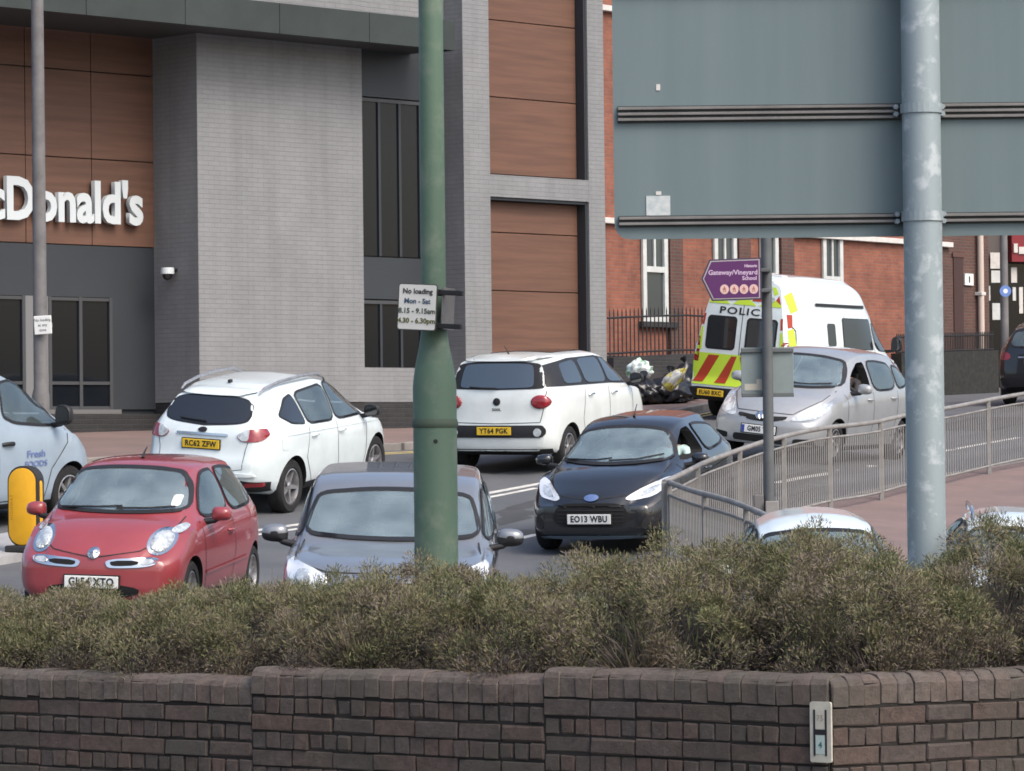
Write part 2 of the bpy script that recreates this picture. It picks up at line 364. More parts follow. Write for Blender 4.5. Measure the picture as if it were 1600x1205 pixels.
        bmesh.ops.triangulate(bm, faces=[f for f in bm.faces if len(f.verts) > 4])
        cx = sum(p[0] for p in poly) / len(poly); cy = sum(p[1] for p in poly) / len(poly)
        if dome:
            bmesh.ops.poke(bm, faces=bm.faces[:])
            rx = max(abs(p[0] - cx) for p in poly); ry = max(abs(p[1] - cy) for p in poly)
        d = s.RAY[view][0]
        for v in bm.verts:
            a, b = v.co.x, v.co.y; p, nrm = s.hit(view, a, b); nn = (nrm - d * .5).normalized()
            e = off + (dome * max(0, 1 - ((a - cx) / rx) ** 2 - ((b - cy) / ry) ** 2) ** .5 if dome else 0)
            v.co = p + nn * e
        bm.normal_update()
        if sum((f.normal.dot(d) * f.calc_area() for f in bm.faces)) > 0: bmesh.ops.reverse_faces(bm, faces=bm.faces[:])
        be = [e for e in bm.edges if e.is_boundary]
        g = bmesh.ops.extrude_edge_only(bm, edges=be)['geom']
        for v in [q for q in g if isinstance(q, bmesh.types.BMVert)]: v.co += d * thick
        return obj(name, bm, m, parent or s.root, smooth=sm)
    def both(s, name, poly, m, **k):
        return s.lay(name, poly, 'L', m, **k), s.lay(name, poly, 'R', m, **k)
    def mirror2(s, name, poly, view, m, **k):
        """a lamp on each side of the nose or tail"""
        return s.lay(name, poly, view, m, **k), s.lay(name, [(-a, b) for a, b in poly], view, m, **k)
    def seam(s, pts, view, w=.010, name='panel_gap', m=None, off=.003, parent=None):
        bm = bmesh.new(); prev = None; d = s.RAY[view][0]; fine = []
        for (a0, b0), (a1, b1) in zip(pts, pts[1:]):
            k = max(1, int(math.hypot(a1 - a0, b1 - b0) / .05)); fine += [(a0 + (a1 - a0) * i / k, b0 + (b1 - b0) * i / k) for i in range(k)]
        fine.append(pts[-1])
        for i, (a, b) in enumerate(fine):
            q = fine[min(i + 1, len(fine) - 1)]; r = fine[max(i - 1, 0)]; t = Vector((q[0] - r[0], q[1] - r[1])).normalized(); nx, ny = -t.y * w / 2, t.x * w / 2
            pr = []
            for sg in (1, -1):
                p, nrm = s.hit(view, a + sg * nx, b + sg * ny); pr.append(bm.verts.new(p + nrm * off))
            if prev: bm.faces.new((prev[0], prev[1], pr[1], pr[0]))
            prev = pr
        bm.normal_update()
        if sum(f.normal.dot(d) for f in bm.faces) > 0: bmesh.ops.reverse_faces(bm, faces=bm.faces[:])
        return obj(name, bm, m or M['seam'], parent or s.root)
    def window(s, poly, view, m=None, name='window', seal=.018, smooth_n=2, q=.18):
        """glass with a black seal round it"""
        cx = sum(p[0] for p in poly) / len(poly); cy = sum(p[1] for p in poly) / len(poly)
        out = []
        for a, b in poly:
            l = math.hypot(a - cx, b - cy); out.append((a + (a - cx) / l * seal * 1.5, b + (b - cy) / l * seal * 1.5))
        see = m is None or m in (M['glass'], M['screen'])
        ch = chaikin(poly, smooth_n, q); w = s.lay(name, ch, view, m or M['glass'], off=.009, thick=.0 if see else .012)
        if see:
            ins = [(cx + (a - cx) * .965, cy + (b - cy) * .965) for a, b in ch]; hL = s.S['L'] / 2
            if view == 'F': s.cutter_x(ins, hL + .5, s.S.get('cabf', -.7))
            elif view == 'B': s.cutter_x(ins, -hL - .5, s.S.get('cabr', -.3))
            else: s.cutter(ins, 1.3 if view == 'L' else -1.3, .3 if view == 'L' else -.3)
            s.seam(ch + ch[:2], view, w=.030, name='window_seal', m=M['trim'], off=.011, parent=w)
        elif seal: s.lay('window_seal', chaikin(out, smooth_n, q), view, M['trim'], off=.004, thick=.014, parent=w)
        return w
    def wheelset(s, spokes=5, rimmat=None, kind='alloy'):
        S = s.S; r = S['wr']; w = S.get('ww', .2); hw = max(p[1] for p in S['plan'])
        prof = [(r * .64, -w * .42), (r * .70, -w * .5), (r * .9, -w * .5), (r * .975, -w * .40), (r, -w * .25), (r, w * .25), (r * .975, w * .40), (r * .9, w * .5), (r * .70, w * .5), (r * .64, w * .42)]
        tyre = lathe(prof, 40, 'y', close=False); tm = bpy.data.meshes.new('tyre'); tyre.to_mesh(tm); tyre.free(); tm.materials.append(M['tyre'])
        tm.polygons.foreach_set('use_smooth', [True] * len(tm.polygons)); tm.set_sharp_from_angle(angle=R(40))
        # rim: barrel, back disc, hub and spokes, outer face towards +y
        bm = lathe([(r * .66, -w * .4), (r * .66, w * .44), (r * .61, w * .46), (r * .58, w * .30), (r * .57, -w * .1), (r * .10, -w * .12)], 36, 'y', close=False)
        back = len(bm.faces)
        for k in range(spokes):
            Mx = Matrix.Rotation(2 * PI * k / spokes + .3, 4, 'Y'); ws = r * (.085 if spokes <= 6 else .05)
            v = bx(bm, -ws, ws, w * .06, w * .30, 0, r * .60)
            for q in v:
                if q.co.z > .01: q.co.x *= .72; q.co.y += w * .06
                else: q.co.y += w * .0
                q.co = Mx @ q.co
        hub = lathe([(r * .17, w * .0), (r * .17, w * .32), (r * .12, w * .38), (.001, w * .38)], 16, 'y', close=False)
        hm = bpy.data.meshes.new('h'); hub.to_mesh(hm); hub.free(); bm.from_mesh(hm); bpy.data.meshes.remove(hm)
        rm = bpy.data.meshes.new('rim'); bm.to_mesh(rm); bm.free(); rm.materials.append(rimmat or M['alloy']); rm.materials.append(M['under'])
        for p in rm.polygons:
            rad = math.hypot(p.center.x, p.center.z)
            if p.center.y < w * .05 and rad < r * .62: p.material_index = 1
        rm.polygons.foreach_set('use_smooth', [True] * len(rm.polygons)); rm.set_sharp_from_angle(angle=R(35))
        for (wx, sg) in s.wheels:
            t = link(bpy.data.objects.new('wheel', tm), s.root); t.location = (wx, sg * (hw - w / 2 - S.get('wi', .04)), r)
            t.rotation_euler = (0, random.random(), 0 if sg > 0 else PI)
            link(bpy.data.objects.new('rim', rm), t)
    def plate(s, txt, view, z, m, yc=0., w=.52, h=.112, euro=False, out=.012):
        p, n = s.hit(view, yc, z); sg = 1 if view == 'F' else -1
        n = Vector((sg, 0, 0)); Mx = Matrix((Vector((0, sg, 0)), Vector((0, 0, 1)), n)).transposed().to_4x4(); Mx.translation = p + n * (out + .004)
        bm = box(-w / 2, w / 2, -h / 2, h / 2, -.012, .006, .004, 1); bm.transform(Mx); o = obj('number_plate', bm, m, s.root)
        bm = box(-w / 2 - .012, w / 2 + .012, -h / 2 - .012, h / 2 + .012, -.03, -.002, .003, 1); bm.transform(Mx); obj('plate_holder', bm, M['trim'], o)
        me = text_mesh(txt, .100, .001, space=1.08, bold=.003); xs_ = [v.co.x for v in me.vertices]; wd = max(xs_) - min(xs_); k = w * (.84 if not euro else .74) / wd
        me.transform(Mx @ Matrix.Translation((.03 if euro else 0, 0, .008)) @ Matrix.Diagonal((k, 1., 1, 1))); me.materials.append(M['ink']); link(bpy.data.objects.new('lettering', me), o)
        if euro:
            bm = box(-w / 2 + .004, -w / 2 + .05, -h / 2 + .004, h / 2 - .004, .004, .0085); bm.transform(Mx); obj('plate_band', bm, M['blueink'], o)
    def text(s, txt, view, a, b, size, m, depth=.003, off=.008, wide=1., name='lettering', parent=None, space=1.):
        """flat print wrapped on the body"""
        me = text_mesh(txt, size, .0, space=space, bold=size * .02); d = s.RAY[view][0]
        sgx = {'F': 1, 'B': -1, 'L': -1, 'R': 1}[view]
        for v in me.vertices:
            p, n = s.hit(view, a + sgx * v.co.x * wide, b + v.co.y); v.co = p + (n - d * .5).normalized() * off
        me.update()
        me.materials.append(m); return link(bpy.data.objects.new(name, me), parent or s.root)
    def mirrors(s, x, z, m, w=.21, h=.14, dep=.12, out=None, two=False):
        hw = max(p[1] for p in s.S['plan']); y0 = out if out is not None else hw + .0
        for sg in (1, -1):
            poly = chaikin([(0, -.35 * h), (.12 * w, -.5 * h), (.9 * w, -.42 * h), (w, -.05 * h), (.9 * w, .42 * h), (.25 * w, .5 * h), (0, .3 * h)], 2)
            bm = bmesh.new(); rings = []
            for (t, k) in ((0, .88), (.12, .97), (.35, 1.), (.65, .93), (.85, .72), (1., .3)):
                ring = [bm.verts.new((x - dep * .5 + dep * t, sg * (y0 + w * .5 + (a - w * .5) * k), z + b * k)) for a, b in poly]; rings.append(ring)
            for A, B in zip(rings, rings[1:]):
                for i in range(len(A)): bm.faces.new((A[i], A[(i + 1) % len(A)], B[(i + 1) % len(A)], B[i]))
            bm.faces.new(rings[0]); bm.faces.new(rings[-1]); bmesh.ops.recalc_face_normals(bm, faces=bm.faces[:])
            o = obj('door_mirror', bm, m, s.root, smooth=50); o.data.materials.append(M['trim'])
            if two:
                for p in o.data.polygons:
                    if p.center.z < z + .0: p.material_index = 1
            bm = bmesh.new(); bm.faces.new([bm.verts.new((x - dep * .5 - .004, sg * (y0 + w * .5 + (a - w * .5) * .8), z + b * .8)) for a, b in poly]); obj('mirror_glass', bm, M['darkglass'], o)
            bm = bmesh.new(); p, n_ = s.hit('L' if sg > 0 else 'R', x + .03, z - h * .45)
            tube(bm, [p - n_ * .03, Vector((x + .015, sg * (y0 + w * .18), z - h * .42)), Vector((x, sg * (y0 + w * .35), z - h * .25))], [.035, .028, .03], 8); obj('mirror_arm', bm, M['trim'], o, smooth=50)
    def handle(s, x, z, m, w=.18, view=('L', 'R')):
        for v in view:
            p, n = s.hit(v, x, z); sg = 1 if v == 'L' else -1
            bm = bmesh.new(); tube(bm, [p + Vector((-w / 2, sg * .004, 0)), p + Vector((-w * .4, sg * .03, .004)), p + Vector((w * .35, sg * .032, .006)), p + Vector((w / 2, sg * .004, .004))], [.010, .014, .014, .010], 6)
            obj('door_handle', bm, m, s.root, smooth=60)
    def wiper(s, pts, view, off=.03):
        bm = bmesh.new(); q = [s.hit(view, a, b) for a, b in pts]; tube(bm, [p + n * off for p, n in q], .010, 5); return obj('wiper', bm, M['trim'], s.root)
    def place(s, px, py, heading, local=(0, 0), d=None):
        """stand the vehicle on the street: local point under photo pixel, heading in degrees from straight away, positive to the right"""
        a = R(90 - heading); q = on_ground(px, py) if d is None else P(px, py, d)
        fx, fy = math.cos(a), math.sin(a); x = q.x - (local[0] * fx - local[1] * fy); y = q.y - (local[0] * fy + local[1] * fx)
        e = .5; nrm = Vector((-(ground(x + e, y) - ground(x - e, y)) / (2 * e), -(ground(x, y + e) - ground(x, y - e)) / (2 * e), 1)).normalized()
        f = Vector((fx, fy, 0)); f = (f - nrm * f.dot(nrm)).normalized(); l = nrm.cross(f)
        Mx = Matrix((f, l, nrm)).transposed().to_4x4(); Mx.translation = Vector((x, y, ground(x, y) + .006)); s.root.matrix_world = Mx; s.M = Mx
        return s
# ------------------------------------------------------------ street surfaces
def asphalt(name, base, tint):
    m = mat(name, base, rough=.75, noise=.0, second=tint, nscale=.8, bump=.25, bscale=90, coord='Object', spec=.35)
    return m
M['asphalt'] = asphalt('asphalt', (.090, .096, .104), (.125, .129, .135)); M['earth'] = mat('dull_ground', (.10, .09, .085), .9, noise=.3, nscale=.5)
M['paver'] = mat('pink_paving', (.205, .145, .130), .85, second=(.145, .108, .10), nscale=.9, bump=.2, bscale=30)
M['kerb'] = mat('kerb_stone', (.26, .24, .22), .85, noise=.35, nscale=3, bump=.2); M['line_w'] = mat('white_road_paint', (.62, .61, .56), .7, second=(.36, .35, .33), nscale=6, nlow=.45, nhigh=.75)
M['line_y'] = mat('yellow_road_paint', (.60, .46, .16), .7, second=(.38, .32, .2), nscale=5, nlow=.4, nhigh=.75)
def sheet(x0, x1, y0, y1, nx, ny, dz):
    bm = bmesh.new(); V = [[bm.verts.new((x0 + (x1 - x0) * i / nx, y0 + (y1 - y0) * j / ny, ground(x0 + (x1 - x0) * i / nx, y0 + (y1 - y0) * j / ny) + dz)) for i in range(nx + 1)] for j in range(ny + 1)]
    for j in range(ny):
        for i in range(nx): bm.faces.new((V[j][i], V[j][i + 1], V[j + 1][i + 1], V[j + 1][i]))
    return bm
structure(obj('ground', sheet(-260, 260, -300, 300, 80, 300, -.03), M['earth'], smooth=60))
ROAD = structure(obj('road', sheet(-40, 40, 21, 130, 60, 150, 0), M['asphalt'], smooth=60))
def resample(pts, step):
    pts = [Vector(p) for p in pts]; out = [pts[0]]
    for a, b in zip(pts, pts[1:]):
        k = max(1, int((b - a).length / step)); out += [a.lerp(b, i / k) for i in range(1, k + 1)]
    return out
def flat(p): return Vector((p.x, p.y, 0))
def strip(name, pts, w, m, dz, parent=None, step=.6):
    """painted line on the street"""
    q = resample([flat(p) for p in pts], step); bm = bmesh.new(); prev = None
    for i, p in enumerate(q):
        t = (q[min(i + 1, len(q) - 1)] - q[max(i - 1, 0)]).normalized(); n = Vector((-t.y, t.x, 0)) * w / 2
        pr = [bm.verts.new((a.x, a.y, ground(a.x, a.y) + dz)) for a in (p + n, p - n)]
        if prev: bm.faces.new((prev[0], prev[1], pr[1], pr[0]))
        prev = pr
    bmesh.ops.recalc_face_normals(bm, faces=bm.faces[:])
    return obj(name, bm, m, parent)
def slab(name, front, back, m, h, parent=None):
    """raised paving between two paths of equal length, with its step"""
    bm = bmesh.new(); rows = []
    for a, b in zip(front, back):
        row = [bm.verts.new((a.x, a.y, ground(a.x, a.y) - .05))] + [bm.verts.new((p.x, p.y, ground(p.x, p.y) + h)) for p in (a.lerp(b, t / 6) for t in range(7))] + [bm.verts.new((b.x, b.y, ground(b.x, b.y) - .05))]
        rows.append(row)
    for r0, r1 in zip(rows, rows[1:]):
        for i in range(len(r0) - 1): bm.faces.new((r0[i], r0[i + 1], r1[i + 1], r1[i]))
    bm.faces.new(rows[0]); bm.faces.new(rows[-1][::-1]); bmesh.ops.recalc_face_normals(bm, faces=bm.faces[:])
    return obj(name, bm, m, parent)
KERB = [flat(on_ground(*p)) for p in ((-330, 775), (-60, 742), (150, 728), (400, 716), (640, 703), (860, 680), (1050, 652), (1250, 631), (1480, 612), (1720, 592), (2200, 560))]
KERB = resample(KERB, 1.5)
def offset(path, dist):
    out = []
    for i, p in enumerate(path):
        t = (path[min(i + 1, len(path) - 1)] - path[max(i - 1, 0)]).normalized(); out.append(p + Vector((-t.y, t.x, 0)) * dist)
    return out
FARP = structure(slab('pavement', offset(KERB, .14), offset(KERB, 9), M['paver'], .11))
def kerb_run(path, parent, h, wid=.14):
    sm = box(-.45, .45, -wid / 2, wid / 2, -.18, h, .012, 1); me = bpy.data.meshes.new('kerb_stone'); sm.to_mesh(me); sm.free(); me.materials.append(M['kerb'])
    dist = 0; pos = []
    tot = sum((b - a).length for a, b in zip(path, path[1:])); n = int(tot / .92)
    acc = 0; seg = 0; rem = .46
    a = 0.
    lens = [(q - p).length for p, q in zip(path, path[1:])]
    for k in range(n):
        s_ = .46 + .92 * k; i = 0
        while i < len(lens) - 1 and s_ > lens[i]: s_ -= lens[i]; i += 1
        p = path[i].lerp(path[i + 1], s_ / lens[i]); t = (path[i + 1] - path[i]).normalized()
        e = .4; sl = (ground(p.x + t.x * e, p.y + t.y * e) - ground(p.x - t.x * e, p.y - t.y * e)) / (2 * e)
        o = link(bpy.data.objects.new('kerb_stone', me), parent); o.matrix_world = frame_m((p.x, p.y, ground(p.x, p.y) + random.uniform(-.006, .006)), (t.x, t.y, sl), (0, 0, 1))
kerb_run(offset(KERB, .07), FARP, .115)
strip('kerb_line', offset(KERB, -.32), .10, M['line_y'], .004, ROAD); strip('kerb_line', offset(KERB, -.52), .10, M['line_y'], .004, ROAD)
G = lambda *p: [on_ground(a, b) for a, b in p]
strip('lane_line', G((330, 845), (395, 830), (560, 806), (740, 775), (838, 757), (960, 736), (1100, 712)), .13, M['line_w'], .004, ROAD)
strip('lane_line', G((330, 852), (395, 837), (560, 813), (740, 782), (838, 763)), .10, M['line_w'], .004, ROAD)
strip('lane_line', G((690, 873), (775, 851), (836, 836), (900, 821)), .13, M['line_w'], .004, ROAD)
strip('lane_line', G((1212, 755), (1290, 741), (1366, 728)), .13, M['line_w'], .004, ROAD); strip('lane_line', G((1470, 706), (1530, 695), (1592, 684)), .13, M['line_w'], .004, ROAD)
def patch(px, py, w, l, ang, m, name='road_patch'):
    q = on_ground(px, py); bm = bmesh.new(); ca, sa = math.cos(ang), math.sin(ang); n_ = 6; V = []
    for j in range(n_ + 1):
        row = []
        for i in range(3):
            u = (i / 2 - .5) * w * (1 + random.uniform(-.08, .08)); v = (j / n_ - .5) * l; x, y = q.x + u * ca - v * sa, q.y + u * sa + v * ca; row.append(bm.verts.new((x, y, ground(x, y) + .003)))
        V.append(row)
    for j in range(n_):
        for i in range(2): bm.faces.new((V[j][i], V[j][i + 1], V[j + 1][i + 1], V[j + 1][i]))
    return obj(name, bm, m, ROAD)
PT = mat('patched_asphalt', (.062, .064, .068), .85, noise=.3, nscale=4, bump=.2); OIL = mat('oil_stain', (.045, .045, .047), .6, noise=.4, nscale=3)
patch(800, 805, .9, 3.4, -.5, PT); patch(640, 760, 1.1, 2.6, -.4, PT); patch(1540, 662, 1.4, 5, -.35, PT); patch(1260, 752, .8, 3.0, -.45, PT); patch(770, 735, .5, 1.6, -.4, OIL)
q = on_ground(815, 832); bm = lathe([(.001, .004), (.30, .004), (.32, .001)], 24, close=False); o = obj('manhole_cover', bm, mat('cast_iron', (.05, .048, .046), .6, noise=.4, nscale=20), ROAD); o.location = (q.x, q.y, q.z + .004); o.rotation_euler = (.066, 0, 0)
# near pavement inside the guard rail
RAILP = [P(1037, 700, 37.0), P(1100, 700, 39.3), P(1200, 700, 42), P(1300, 700, 44.5), P(1403, 700, 46.8), P(1545, 700, 49.6), P(1700, 700, 53)]
RAILP = [flat(p) for p in RAILP]
front = resample(RAILP, 1.0); edge = offset(front, .45)
inner = [p + Vector((4.5 + .12 * i, -4.0, 0)) for i, p in enumerate(front)]
NEARP = structure(slab('pavement', offset(front, .38), inner, M['paver'], .10)); kerb_run(edge, NEARP, .105)
ISL = [flat(on_ground(x, y)) for x, y in ((-160, 905), (-60, 893), (20, 880), (80, 868))]
ISLAND = structure(slab('traffic_island', ISL, [p + Vector((-.3, 2.4, 0)) for p in ISL], mat('pale_concrete', (.36, .36, .36), .85, noise=.25, nscale=2), .09))

# ------------------------------------------------------------ buildings
def uv_box(bm):
    uv = bm.loops.layers.uv.verify()
    for f in bm.faces:
        n = f.normal
        for l in f.loops:
            c_ = l.vert.co; l[uv].uv = (c_.x, c_.z) if abs(n.y) > .7 else ((c_.y, c_.z) if abs(n.x) > .7 else (c_.x, c_.y))
    return bm
def part(name, m, parent, x0, x1, y0, y1, z0, z1, bevel=0):
    bm = box(x0, x1, y0, y1, z0, z1, bevel, 1); bm.normal_update(); uv_box(bm); return obj(name, bm, m, parent)
class Facade:
    def __init__(s, name, org, phi):
        s.root = empty(name); s.M = frame_m(org, (math.cos(phi), math.sin(phi), 0), (0, 0, 1)); s.root.matrix_world = s.M; s.I = s.M.inverted()
    def at(s, px, py, y=0.):
        o = s.I @ Vector((0, 0, EYE)); q = s.I @ P(px, py, 50); d = q - o; t = (y - o.y) / d.y; r = o + d * t; return r.x, r.z
M['grey_brick'] = brick_mat('grey_brick', (.212, .217, .224), (.202, .207, .214), (.183, .188, .194), ms=.007, noise=.10); M['dark_brick'] = brick_mat('dark_plinth_brick', (.028, .027, .029), (.020, .020, .022), (.03, .03, .03))
M['brown_clad'] = mat('brown_cladding', (.150, .080, .056), .55, second=(.105, .058, .042), nscale=1.2, spec=.3); M['slate_clad'] = mat('slate_grey_cladding', (.030, .036, .043), .5, noise=.15, nscale=.8)
nt_ = M['brown_clad'].node_tree; mp_ = nt_.nodes.new('ShaderNodeMapping'); mp_.inputs['Scale'].default_value = (.5, .5, 9)      # horizontal grain
tx_ = [n for n in nt_.nodes if n.type == 'TEX_NOISE'][0]; nt_.links.new([n for n in nt_.nodes if n.type == 'TEX_COORD'][0].outputs['Object'], mp_.inputs[0]); nt_.links.new(mp_.outputs[0], tx_.inputs['Vector'])
M['fascia'] = mat('green_grey_fascia', (.032, .043, .040), .5, noise=.35, nscale=1.5); M['shopglass'] = mat('shop_glass', (.008, .010, .013), .04, spec=.35, ior=1.45); M['frame_grey'] = mat('grey_window_frame', (.05, .053, .058), .5)
M['letter'] = mat('white_letter', (.56, .61, .63), .5)
phi1 = math.atan(.98)
B1 = Facade('restaurant_building', (0, 60, 0), phi1); rt = B1.root; X = lambda px, py=400, y=0.: B1.at(px, py, y)[0]; Z = lambda px, py, y=0.: B1.at(px, py, y)[1]
ZB = .6; ZP1 = Z(500, 628); ZTOP = 10.5
# left bay, set back
yb = 1.1; zc = Z(200, 386, yb); rows = [zc, Z(200, 252, yb), Z(200, 117, yb), Z(200, -18, yb), Z(200, -150, yb)]; xr_ = X(243, 400, yb) + .35; cw = X(243, 250, yb) - X(143, 250, yb)
cols = [X(243, 250, yb) - cw * k for k in range(7)]
part('wall', M['slate_clad'], rt, cols[-1], xr_, yb + .06, yb + .5, ZB, ZTOP)
for j in range(4):
    for i in range(6):
        a = cols[i + 1]; b = cols[i] if i else xr_ - .02
        part('cladding_panel', M['brown_clad'], rt, a + .006, b - .006, yb, yb + .05, rows[j] + .008, rows[j + 1] - .008, .004)
gz1 = Z(120, 464, yb); gz0 = Z(120, 640, yb); op = [(cols[-1], X(-230, 500, yb)), (X(-95, 500, yb), X(40, 500, yb)), (X(76, 500, yb), X(176, 500, yb))]
part('lower_cladding', M['slate_clad'], rt, cols[-1], xr_, yb + .01, yb + .06, gz1, zc - .006); part('lower_cladding', M['slate_clad'], rt, op[2][1], xr_, yb + .01, yb + .06, gz0, gz1)
part('lower_cladding', mat('grey_pier_cladding', (.16, .165, .17), .5), rt, op[1][1], op[2][0], yb + .01, yb + .06, gz0, gz1); part('lower_cladding', M['slate_clad'], rt, op[0][1], op[1][0], yb + .01, yb + .06, gz0, gz1)
for (a, b) in op:
    w = part('window', M['shopglass'], rt, a, b, yb + .035, yb + .05, gz0, gz1)
    for fx in (a, (a + b) / 2 - .03, b - .06): part('frame', M['frame_grey'], w, fx, fx + .06, yb + .0, yb + .034, gz0, gz1)
    for fz in (gz0, gz1 - .06, gz0 + (gz1 - gz0) * .22): part('frame', M['frame_grey'], w, a + .061, b - .061, yb + .006, yb + .033, fz, fz + .05)
    part('sill', mat('pale_sill', (.13, .13, .13), .7), w, a - .1, b + .1, yb - .08, yb + .03, gz0 - .07, gz0 - .002)
part('plinth', M['dark_brick'], rt, cols[-1], xr_ - .0, yb - .12, yb + .4, ZB, gz0 - .075)
# first tower and its base
x310, x567, x690, x725, x765, x920, x945 = X(310), X(568), X(690, 300, .15), X(725, 300, -.4), X(766, 300, -.4), X(920, 300, -.4), X(945, 300, -.4)
part('tower', M['grey_brick'], rt, x310, x567, 0, 2.2, ZP1, ZTOP); part('tower_base', M['dark_brick'], rt, x310 + .01, x690, .02, 2., ZB, ZP1 - .003)
# glazed slot
zs1 = Z(610, 575, .15)
part('slot_wall', M['grey_brick'], rt, x567 + .003, x690 - .003, .03, 1., ZP1, zs1); part('slot_back', M['slate_clad'], rt, x567 + .002, x690 - .002, .22, 1.1, zs1 + .002, ZTOP)
for (za, zb_, kind) in ((zs1 + .01, Z(610, 470, .15), 'g'), (Z(610, 468, .15), Z(610, 403, .15), 'p'), (Z(610, 401, .15), Z(610, 156, .15), 'g'), (Z(610, 154, .15), Z(610, 62, .15), 'p')):
    if kind == 'p': part('spandrel_panel', M['slate_clad'], rt, x567 + .01, x690 - .01, .12, .20, za, zb_)
    else:
        w = part('window', M['shopglass'], rt, x567 + .01, x690 - .01, .16, .20, za, zb_); n_ = 4
        for k in range(n_ + 1):
            fx = x567 + .012 + (x690 - x567 - .075) * k / n_; part('frame', M['slate_clad'], w, fx, fx + .05, .13, .158, za, zb_)
        part('frame', M['frame_grey'], w, x567 + .01, x690 - .01, .125, .157, zb_ - .06, zb_ - .002)
# second tower framing brown panels
zb0 = Z(840, 553, -.4); zm0, zm1 = Z(840, 311, -.4), Z(840, 277, -.4)
part('tower', M['grey_brick'], rt, x690, x725, -.4, 2., ZP1 - .02, ZTOP); part('pier', M['grey_brick'], rt, x725 + .001, x765, -.402, 2., ZP1 - .02, ZTOP); part('pier', M['grey_brick'], rt, x920, x945, -.402, 2., ZP1 - .6, ZTOP)
part('band', M['grey_brick'], rt, x765 + .001, x920 - .001, -.40, 1.8, zm0, zm1); part('band', M['grey_brick'], rt, x765 + .001, x920 - .001, -.40, 1.8, ZP1 - .02, zb0); part('tower_base', M['dark_brick'], rt, x690 + .01, x945, -.38, 1.9, ZB, ZP1 - .03)
part('recess_back', M['slate_clad'], rt, x765, x920, -.1, 1.7, zb0, ZTOP - .1)
zz = [zb0 + .01, Z(840, 456, -.2), Z(840, 366, -.2), zm0 - .05]
for a, b in zip(zz, zz[1:]): part('cladding_panel', M['brown_clad'], rt, x765 + .01, x920 - .06, -.17, -.11, a + .008, b - .008, .004)
zz = [zm1 + .03, Z(840, 157, -.2), Z(840, 38, -.2), Z(840, -85, -.2), Z(840, -200, -.2)]
for a, b in zip(zz, zz[1:]): part('cladding_panel', M['brown_clad'], rt, x765 + .01, x920 - .06, -.17, -.11, a + .008, b - .008, .004)
part('panel_reveal', M['slate_clad'], rt, x920 - .05, x920 - .002, -.36, -.1, zb0, zm0 - .002); part('panel_reveal', M['slate_clad'], rt, x920 - .05, x920 - .002, -.36, -.1, zm1 + .002, ZTOP - .1)
part('panel_reveal', M['slate_clad'], rt, x765 + .002, x920 - .052, -.36, -.1, zm0 - .05, zm0 - .002)
# canopy fascia, in lengths
yf = -.95; f0, f1 = Z(450, 54, yf), Z(660, 28, yf); xe = X(711, 50, yf); L_ = 1.9
fx = xe; k = 0
while fx > cols[-1]:
    part('fascia_panel', M['fascia'], rt, fx - L_ + .008, fx, yf, yf + .06, f0, f1, .004); fx -= L_
part('soffit', mat('dark_soffit', (.05, .052, .055), .7), rt, cols[-1], xe - .02, yf + .062, 1.05, f0 + .03, f0 + .12); part('fascia_end', M['fascia'], rt, xe - .06, xe - .001, yf + .061, -.42, f0, f1)
part('upper_wall', M['grey_brick'], rt, X(560, 10), x690 - .004, .05, 1.5, f1 - .3, ZTOP - .01)
tag(rt, 'grey brick restaurant with brown panels and green grey canopy', 'building')
# the letters, each one a thing bolted to the panel
word = "McDonald's"; me = text_mesh(word, 1.0, 0, align='LEFT', bold=.03)
zA = Z(120, 349, yb); hcap = .63; size = hcap / .70
adv = 0; xright = X(214, 330, yb)
meshes = []
def width(sx):
    c_ = bpy.data.curves.new('w', 'FONT'); c_.body = sx; c_.size = size; c_.offset = .02; o = bpy.data.objects.new('w', c_); col.objects.link(o); bpy.context.view_layer.update(); w = o.dimensions.x; bpy.data.objects.remove(o); bpy.data.curves.remove(c_); return w
tot = width(word); kx = (xright - X(-76, 330, yb)) / tot
sign = empty('sign_lettering'); sign.matrix_world = B1.M.copy()
names_ = []
for i, ch in enumerate(word):
    me = text_mesh(ch, size, .045, align='LEFT', bold=.028)
    x0 = width(word[:i + 1]) - width(ch); lo = min(v.co.x for v in me.vertices)
    me.transform(Matrix.Translation((-lo, 0, 0))); zmin = None
    me.transform(Matrix(((kx, 0, 0, 0), (0, 0, -1, 0), (0, 1, 0, 0), (0, 0, 0, 1))))
    me.materials.append(M['letter'])
    o = link(bpy.data.objects.new('letter', me), sign); o.location = (xright - tot * kx + x0 * kx, yb - .10, 0)
    names_.append((o, me))
# common baseline: flat-bottomed letters sit on it
base = min(v.co.z for v in names_[2][1].vertices)
for o, me in names_: o.location.z = zA - base
tag(sign, "white raised letters of the restaurant name on brown cladding", 'sign')
# dome camera
cx, cz = B1.at(253, 428, .55); dc = empty('security_camera'); dc.matrix_world = B1.M @ Matrix.Translation((x310 - .02, .55, cz))
bm = lathe([(.001, .10), (.10, .10), (.11, .04), (.11, 0), (.001, 0)], 20, close=False); bm.transform(Matrix.Translation((-.16, 0, 0))); obj('housing', bm, M['letter'], dc, smooth=40)
bm = lathe([(.085, .0), (.075, -.05), (.045, -.085), (.001, -.10)], 20, close=False); bm.transform(Matrix.Translation((-.16, 0, -.002))); obj('dome', bm, M['darkglass'], dc, smooth=60)
obj('bracket', box(-.16, .02, -.03, .03, .05, .09, .008), M['trim'], dc)
tag(dc, 'small dome security camera on the shaded side of the grey tower', 'camera')

